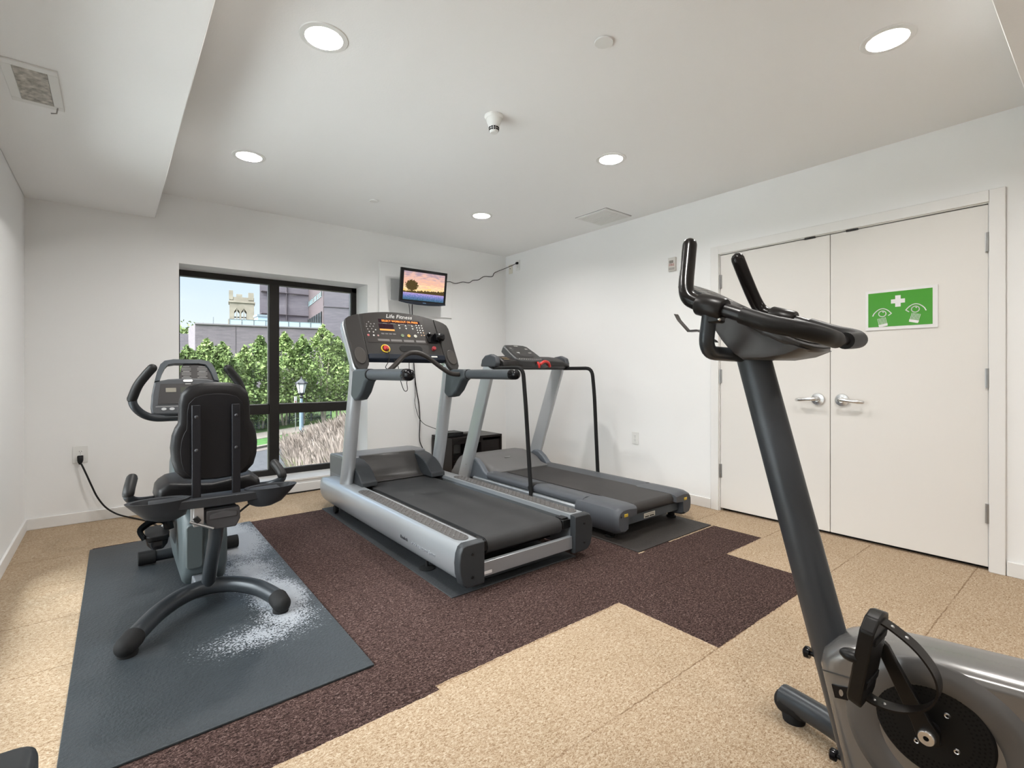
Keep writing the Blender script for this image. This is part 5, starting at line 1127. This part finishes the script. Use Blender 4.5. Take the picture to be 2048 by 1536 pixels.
# birches
leaf1 = leafm('birch_leaf_light', (.12, .17, .055), (.21, .27, .10)); leaf2 = leafm('birch_leaf_mid', (.09, .135, .045), (.17, .225, .08))
bark = stuffm('birch_bark', (.30, .25, .20), (.50, .42, .34), 5)
TREES = [(3.28, 33.3, 2.45, 1.1, 'palest young birch, farthest left, its top just above the recumbent bike console'), (4.35, 34.4, 2.95, 1.25, 'pale rounded birch above the right handle of the recumbent bike'),
         (5.36, 35.5, 2.9, 1.2, 'birch standing third from the left against the low brick wall'), (6.87, 36.8, 2.75, 1.15, 'shorter birch in the notch left of the dark window mullion'),
         (7.95, 37.5, 3.55, 1.35, 'taller birch directly left of the dark window mullion'), (9.79, 38.6, 3.95, 1.45, 'bushy birch directly right of the dark window mullion'),
         (11.1, 38.9, 3.75, 1.2, 'birch with a double top above the street lamp'), (12.96, 39.8, 4.75, 1.6, 'tallest bright green birch right of the street lamp'),
         (14.4, 40.6, 3.9, 1.2, 'narrow birch between the tallest birch and the treadmill post'), (16.2, 41.6, 4.1, 1.5, 'birch at the right end of the row, partly behind the treadmill console')]
for i, (x, y, zt_, rad, lb) in enumerate(TREES):
    rn = random.Random(50+i); tr_ = empty('birch_tree', (x, y, G), lb, 'tree', 'birch trees beyond the street')
    H_ = zt_-G; m = MB()
    for s in range(3):
        a = rn.random()*6.3; q = [V(x+.12*math.cos(a), y+.12*math.sin(a), G)]
        for j in range(1, 6): q.append(V(x+(.12+.10*j)*math.cos(a)+rn.gauss(0, .03), y+(.12+.10*j)*math.sin(a), G+H_*.16*j))
        m.tube(q, [.07, .065, .055, .045, .03, .015], 8)
    m.build('trunk', bark, tr_)
    pts = []
    while len(pts) < 4600:
        t = rn.random(); z = G+H_*(.14+.86*t); r = rad*1.22*(1.0-(max(0, t-.30)/.70)**1.75)*(.78+.4*min(1, t*4))*(.88+.16*math.sin(t*15+i))+.05
        a = rn.random()*2*PI; lob = 1+.28*math.sin(3*a+t*9+i)+.15*math.sin(5*a-t*21); q = r*lob*math.sqrt(rn.random()**.6)
        p = V(x+q*math.cos(a), y+q*math.sin(a), z+rn.gauss(0, .08))
        if noise.noise(p*1.9) < -.22: continue
        pts.append(p)
    mesh_obj('crown', *leaves(pts, .07, .15, rn), (leaf1 if i % 2 else leaf2), tr_)
# far tree behind the low wall
ft_ = empty('broad_tree', (4.6, 66, G), 'dark leafy treetop behind the low brick wall at the far left', 'tree'); rn = random.Random(9)
MB().tube([(4.6, 66, G), (4.6, 66, 4)], .25, 10).build('trunk', bark, ft_)
pts = [V(4.6+rn.gauss(0, 2.2), 66+rn.gauss(0, 1.5), 4.5+rn.gauss(0, .9)) for k in range(3500)]
mesh_obj('crown', *leaves(pts, .12, .28, rn), leaf2, ft_)
# ornamental grass on the bank: feathery tan plumes over green blades
def bank(x, y):   # height of the bank over the street level
    D = Vector((x, y)).dot(Vector((.6277, .7785))); L_ = Vector((x, y)).dot(Vector((.7785, -.6277)))
    u = L_/D
    return max(0.0, min(2.4, (u+.43)*9.0))*min(1, max(0, (24-D)/4))
rn = random.Random(21); vsg, fsg, vst, fst = [], [], [], []
n_ = 0
while n_ < 16000:
    D = rn.uniform(11, 21.5); u = rn.uniform(-.49, -.26); lat = u*D
    x, y = .6277*D+.7785*lat, .7785*D-.6277*lat
    if y < 8: continue
    hgt = bank(x, y)
    edge = -.462+.0045*(21.5-D)
    if u < edge: continue
    n_ += 1; z0 = G+hgt
    kind_ = rn.random()*.75+(.44 if D < 17.6 and u > -.445 else 0)
    hh = rn.uniform(.75, 1.3) if kind_ < .60 else rn.uniform(.5, .95)
    bx, by = rn.gauss(0, .22)*hh, rn.gauss(0, .22)*hh; wd = .006 if kind_ < .60 else .010
    A, B_ = (vst, fst) if kind_ < .60 else (vsg, fsg)
    i = len(A); px, py = .78*wd, -.63*wd
    mx_, my_ = x+bx*.4, y+by*.4
    A += [V(x-px, y-py, z0), V(x+px, y+py, z0), V(mx_+px, my_+py, z0+hh*.6), V(mx_-px, my_-py, z0+hh*.6), V(x+bx, y+by, z0+hh)]
    B_ += [(i, i+1, i+2, i+3), (i+3, i+2, i+4)]
    if kind_ < .60:
        i = len(A); s = .018; c0 = V(x+bx*.8, y+by*.8, z0+hh*.86); c1 = V(x+bx*1.12, y+by*1.12, z0+hh*1.12); md_ = (c0+c1)/2
        A += [c0, md_+V(.78*s, -.63*s, 0), c1, md_-V(.78*s, -.63*s, 0)]; B_ += [(i, i+1, i+2, i+3)]
o = mesh_obj('plume_grass', vst, fst, stuffm('plume_tan', (.12, .095, .08), (.20, .165, .145), 1.2), origin=(5, 15, G)); tag(o, 'tall tan feathery grass plumes on the bank beside the street lamp', 'grass', kind='stuff')
o = mesh_obj('green_grass', vsg, fsg, stuffm('blade_green', (.055, .10, .022), (.13, .16, .045), 1.2), origin=(5, 15, G)); tag(o, 'yellow green grass blades under the tan plumes on the bank', 'grass', kind='stuff')
m = MB(); NX = 26; g_ = []
for i in range(NX):
    row = []
    for j in range(NX):
        D = 8+14.5*i/(NX-1); u = -.455+.275*j/(NX-1); lat = u*D; x, y = .6277*D+.7785*lat, .7785*D-.6277*lat
        row.append(m.b.verts.new((x, y, G+bank(x, y)+.004)))
    g_.append(row)
for i in range(NX-1):
    for j in range(NX-1): m.b.faces.new((g_[i][j], g_[i][j+1], g_[i+1][j+1], g_[i+1][j]))
bk = m.build('bank_soil', stuffm('bank_ground', (.030, .042, .015), (.055, .055, .030), 2)); bk['kind'] = 'structure'
# street lamp
lx, ly = 6.53, 22.99
lp_ = empty('street_lamp', (lx, ly, G), 'blue grey street lamp post with a six-sided lantern outside the window', 'street lamp')
pm_ = M('lamp_post_blue', (.13, .18, .22), .45); lk = M('lantern_black', (.03, .03, .035), .45)
MB().lathe([(.17, 0), (.17, .25), (.11, .35), (.095, .5), (.085, 2.2), (.07, 2.35), (.06, 2.72)], (lx, ly, G), seg=16).build('post', pm_, lp_)
ln2 = MB().lathe([(.05, 2.72), (.10, 2.80), (.05, 2.86), (.13, 2.94), (.13, 2.98)], (lx, ly, G), seg=12).build('lantern_base', lk, lp_)
MB().lathe([(.125, 2.98), (.215, 3.36)], (lx, ly, G), seg=6).build('lantern_glass', M('lantern_glass_white', (.75, .75, .74), .3), lp_)
m = MB()
for k in range(6):
    a = 2*PI*k/6+.0; u_ = V(0, 0, 1).orthogonal().normalized(); v_ = V(0, 0, 1).cross(u_); d = u_*math.cos(a)+v_*math.sin(a); m.tube([V(lx, ly, G+2.96)+d*.13, V(lx, ly, G+3.37)+d*.222], .012, 6)
m.build('lantern_bars', lk, lp_)
MB().lathe([(.25, 3.36), (.245, 3.41), (.15, 3.50), (.06, 3.57), (.03, 3.60), (.02, 3.66), (.0001, 3.68)], (lx, ly, G), seg=6).build('lantern_roof', lk, lp_)
m = MB(); 
for k in range(6):
    a = 2*PI*k/6; d = u_*math.cos(a)+v_*math.sin(a); m.sphere(V(lx, ly, G+3.42)+d*.25, .025, (1, 1, 1), 8, 6)
m.build('finials', lk, lp_)
sgn = tag(MB().box((lx-.30, ly-.20, G+2.60), (.17, .012, .46), Matrix.Rotation(.68, 3, 'Z')).build('parking_sign', M('sign_cream', (.75, .70, .64), .5)), 'small cream and red street sign beside the lamp post', 'sign')
MB().box((lx-.305, ly-.21, G+2.60), (.10, .012, .05), Matrix.Rotation(.68, 3, 'Z')).build('red_mark', M('sign_red', (.5, .15, .12), .5), sgn)
MB().box((lx-.305, ly-.21, G+2.47), (.10, .012, .04), Matrix.Rotation(.68, 3, 'Z')).build('red_mark', M('sign_red2', (.5, .15, .12), .5), sgn)
MB().tube([(lx-.30, ly-.19, G), (lx-.30, ly-.19, G+2.7)], .018, 8).build('sign_post', steel, sgn)
# buildings
def brick(name, c1, c2):
    m = bpy.data.materials.new(name); m.use_nodes = True; t = m.node_tree; p = t.nodes['Principled BSDF']; ge = nd(t, 'ShaderNodeNewGeometry'); s = nd(t, 'ShaderNodeSeparateXYZ'); t.links.new(ge.outputs['Position'], s.inputs[0])
    ad = nd(t, 'ShaderNodeMath', operation='ADD'); t.links.new(s.outputs['X'], ad.inputs[0]); t.links.new(s.outputs['Y'], ad.inputs[1])
    cm = nd(t, 'ShaderNodeCombineXYZ'); t.links.new(ad.outputs[0], cm.inputs['X']); t.links.new(s.outputs['Z'], cm.inputs['Y'])
    bt_ = nd(t, 'ShaderNodeTexBrick'); bt_.inputs['Scale'].default_value = 1; bt_.inputs['Brick Width'].default_value = .6; bt_.inputs['Row Height'].default_value = .16; bt_.inputs['Mortar Size'].default_value = .012
    bt_.inputs['Color1'].default_value = (*c1, 1); bt_.inputs['Color2'].default_value = (*c2, 1); bt_.inputs['Mortar'].default_value = (*[c*.75 for c in c1], 1); t.links.new(cm.outputs[0], bt_.inputs['Vector'])
    n = nd(t, 'ShaderNodeTexNoise'); n.inputs['Scale'].default_value = 1.2; n.inputs['Detail'].default_value = 5; mp = nd(t, 'ShaderNodeMapping'); mp.inputs['Scale'].default_value = (1, 1, 5); t.links.new(ge.outputs['Position'], mp.inputs['Vector']); t.links.new(mp.outputs[0], n.inputs['Vector'])
    r = nd(t, 'ShaderNodeValToRGB'); r.color_ramp.elements[0].position = .3; r.color_ramp.elements[1].position = .7; r.color_ramp.elements[0].color = (.82, .82, .84, 1); r.color_ramp.elements[1].color = (1.12, 1.1, 1.1, 1); t.links.new(n.outputs['Fac'], r.inputs[0])
    # panel joints every 3.4 m
    mm = nd(t, 'ShaderNodeMix', data_type='RGBA', blend_type='MULTIPLY'); mm.inputs['Factor'].default_value = 1; t.links.new(bt_.outputs['Color'], mm.inputs['A']); t.links.new(r.outputs[0], mm.inputs['B'])
    t.links.new(mm.outputs['Result'], p.inputs['Base Color']); p.inputs['Roughness'].default_value = .9
    return m
bk1 = brick('purple_grey_brick', (.150, .126, .138), (.130, .110, .122)); bk2 = brick('grey_violet_brick', (.148, .130, .146), (.13, .116, .132)); bk3 = brick('brown_red_brick', (.075, .054, .058), (.065, .048, .051)); joint = M('joint_dark', (.10, .085, .095), .9)
zl = 5.52
lw = empty('low_brick_building', (12, 55, G), 'long low purple grey brick building behind the birches', 'building')
m = MB(); q = [(5.84, 53.1), (16.65, 51.04), (17.1, 52.6), (18.6, 62.6), (9.0, 62.8), (5.85, 58.3)]; m.loft([[(x, y, G) for x, y in q], [(x, y, zl) for x, y in q]]); m.build('wall', bk1, lw)
m = MB(); q = [(5.80, 53.0), (16.65, 50.93), (16.65, 51.2), (5.9, 53.3)]; m.loft([[(x, y, zl-.02) for x, y in q], [(x, y, zl+.10) for x, y in q]]); m.build('coping', M('coping_dark', (.16, .14, .15), .8), lw)
m = MB()
for x in (9.0, 12.6, 16.2): 
    y = 53.1-(x-5.84)*.191; m.bb(x-.03, x+.03, y-.03, y+.02, G, zl)
m.build('control_joint', joint, lw)
lf_ = tag(MB().loft([[(x, y, G) for x, y in ((2.0, 60), (6.5, 59), (6.5, 62), (2, 62))], [(x, y, 5.35-.35) for x, y in ((2.0, 60), (6.5, 59), (6.5, 62), (2, 62))]]).build('far_brick_building', bk2), 'short stretch of grey brick building at the far left behind the low one', 'building')
# glass railing on the roof
gr2 = empty('roof_railing', (14, 54, zl), 'glass railing with thin metal posts along the flat roof of the low building', 'railing')
rgl = M('railing_glass', (.30, .36, .38), .2); rp = M('railing_post', (.12, .14, .15), .5)
def rl(t): return V(8.6+8.0*t, 53.1-1.50*t, zl)
for k in range(9):
    p = rl(k/8); MB().bb(p.x-.03, p.x+.03, p.y-.03, p.y+.03, zl, zl+.66).build('post', rp, gr2)
for k in range(8):
    a, c = rl(k/8+.006), rl((k+1)/8-.006); m = MB(); m.loft([[a+V(0, 0, .12), a+V(0, .02, .12), a+V(0, .02, .62), a+V(0, 0, .62)], [c+V(0, 0, .12), c+V(0, .02, .12), c+V(0, .02, .62), c+V(0, 0, .62)]]); m.build('glass_panel', rgl, gr2)
a, c = rl(0), rl(1); m = MB(); m.loft([[a+V(0, -.02, .62), a+V(0, .03, .62), a+V(0, .03, .66), a+V(0, -.02, .66)], [c+V(0, -.02, .62), c+V(0, .03, .62), c+V(0, .03, .66), c+V(0, -.02, .66)]]); m.build('top_rail', rp, gr2)
# roof-top unit
ru = empty('rooftop_unit', (12.15, 56.9, zl), 'pale blue metal box standing on the roof against the tall building', 'rooftop unit')
MB().bb(11.75, 13.2, 56.6, 58.2, zl, 6.95).build('casing', M('unit_blue', (.33, .44, .50), .5), ru); MB().bb(11.65, 13.3, 56.5, 58.3, 6.95, 7.15).build('cap', M('unit_cap', (.2, .25, .27), .5), ru)
# tall building
tb = empty('tall_brick_building', (17, 60, G), 'tall purple grey brick building with strip windows on the right', 'building')
ZT = 26
m = MB(); q = [(13.40, 63.6), (19.05, 63.2), (19.2, 78), (17.0, 78)]; m.loft([[(x, y, G) for x, y in q], [(x, y, ZT) for x, y in q]]); m.build('left_wing', bk2, tb)
m = MB(); q = [(19.02, 64.3), (17.28, 52.86), (26.5, 51.1), (28, 64)]; m.loft([[(x, y, G) for x, y in q], [(x, y, ZT) for x, y in q]]); m.build('right_wing', bk2, tb)
def bl(t, z, off=0): p = V(19.02+(17.28-19.02)*t, 64.3+(52.86-64.3)*t, z); return p+V(-.989, .15, 0)*off
m = MB(); m.loft([[bl(0, G, .01), bl(0, G, .06), bl(0, ZT, .06), bl(0, ZT, .01)], [bl(.995, G, .01), bl(.995, G, .06), bl(.995, ZT, .06), bl(.995, ZT, .01)]]); m.build('recessed_face', bk3, tb)
def win(t0, t1, z00, z01, z10, z11, n_, name, mt):
    m = MB(); m.loft([[bl(t0, z00, .06), bl(t0, z00, .10), bl(t0, z01, .10), bl(t0, z01, .06)], [bl(t1, z10, .06), bl(t1, z10, .10), bl(t1, z11, .10), bl(t1, z11, .06)]]); w_ = m.build(name, mt, tb)
    m = MB()
    for k in range(n_+1):
        t = t0+(t1-t0)*k/n_; dt_ = .004; m.loft([[bl(t-dt_, z00+(z10-z00)*k/n_, .10), bl(t-dt_, z00+(z10-z00)*k/n_, .16), bl(t-dt_, z01+(z11-z01)*k/n_, .16), bl(t-dt_, z01+(z11-z01)*k/n_, .10)], [bl(t+dt_, z00, .10), bl(t+dt_, z00, .16), bl(t+dt_, z01, .16), bl(t+dt_, z01, .10)]])
    m.build('mullions', frame_blk, w_)
win(.05, .93, 9.2, 9.75, 9.2, 9.75, 12, 'strip_window', M('strip_glass', (.40, .55, .58), .2)); win(.1, .93, 5.6, 7.6, 5.6, 7.6, 6, 'large_window', M('dark_glass', (.035, .045, .05), .15))
m = MB()
for z in (8.0, 11.0, 14.0): m.loft([[(17.24, 52.80, z), (17.24, 53.2, z), (17.24, 53.2, z+.07), (17.24, 52.80, z+.07)], [(26.5, 51.04, z), (26.5, 51.4, z), (26.5, 51.4, z+.07), (26.5, 51.04, z+.07)]])
for z in (8.0, 10.6, 13.2): m.bb(13.5, 19.0, 63.1, 63.7, z, z+.06)
for x in (16.2,): m.bb(x, x+.07, 63.15, 63.7, G, ZT)
m.build('panel_joint', joint, tb)
# stone bell tower
tw = empty('bell_tower', (31, 168, G), 'pale stone church bell tower with battlements and tall arched openings', 'tower')
stn = stuffm('tower_stone', (.22, .19, .155), (.29, .255, .21), .5)
TX, TY = V(.985, -.17, 0).normalized(), V(.17, .985, 0).normalized(); T0 = V(27.5, 170.0, 0)
def tp(a, b_, z): return T0+TX*a+TY*b_+V(0, 0, z)
def tbox(m, a0, a1, b0, b1, z0, z1): m.loft([[tp(a0, b0, z0), tp(a1, b0, z0), tp(a1, b1, z0), tp(a0, b1, z0)], [tp(a0, b0, z1), tp(a1, b0, z1), tp(a1, b1, z1), tp(a0, b1, z1)]])
Wd = 6.6; m = MB()
ops = [(1.25, 2.65), (3.15, 4.55)]
tbox(m, 0, Wd, 0, Wd, G, 13.2); tbox(m, 0, Wd, 0, Wd, 20.6, 23.2)
for a0, a1 in ((0, ops[0][0]), (ops[0][1], ops[1][0]), (ops[1][1], Wd)):
    tbox(m, a0, a1, 0, .8, 13.2, 20.6); tbox(m, a0, a1, Wd-.8, Wd, 13.2, 20.6)
tbox(m, 0, .8, .8, 2.6, 13.2, 20.6); tbox(m, 0, .8, 4.0, Wd-.8, 13.2, 20.6); tbox(m, Wd-.8, Wd, .8, 2.6, 13.2, 20.6); tbox(m, Wd-.8, Wd, 4, Wd-.8, 13.2, 20.6)
for a0, a1 in ops:
    for bb_ in (0, Wd-.8):
        c = (a0+a1)/2
        for s_ in (-1, 1):
            e_ = a0 if s_ < 0 else a1
            m.loft([[tp(e_, bb_, 19.6), tp(c, bb_, 20.62), tp(e_, bb_, 20.62)], [tp(e_, bb_+.8, 19.6), tp(c, bb_+.8, 20.62), tp(e_, bb_+.8, 20.62)]])
m.build('shaft', stn, tw)
m = MB()
for a0, a1 in ops: c = (a0+a1)/2; tbox(m, c-.13, c+.13, .1, .5, 13.2, 20.5)
for z in (14.6, 16.2, 17.8): 
    for a0, a1 in ops: tbox(m, a0, a1, 1.2, 1.5, z, z+.35)
m.build('tracery', stn, tw)
m = MB(); tbox(m, -.3, Wd+.3, -.3, Wd+.3, 22.3, 22.7); m.build('cornice', stn, tw)
m = MB(); tbox(m, 0, Wd, 0, Wd, 23.2, 24.0); tbox(m, -.15, .95, -.15, .95, 23.2, 25.9); tbox(m, Wd-1.6, Wd-.1, -.15, .95, 23.2, 25.5); tbox(m, 1.8, 3.4, 0, .5, 24, 24.9); tbox(m, Wd-.6, Wd, Wd-1.2, Wd, 23.2, 25.3); tbox(m, 0, .9, Wd-.9, Wd, 23.2, 25.4)
m.build('battlements', stn, tw)
m = MB(); tbox(m, -.35, .5, -.3, .3, G, 17.2); tbox(m, Wd-.7, Wd+.35, -.3, .3, G, 17.2); m.build('buttress', stn, tw)
# mast on the low building
MB().tube([(7.3, 53.3, zl), (7.3, 53.3, zl+.75)], .03, 6).build('roof_mast', rp, lw)
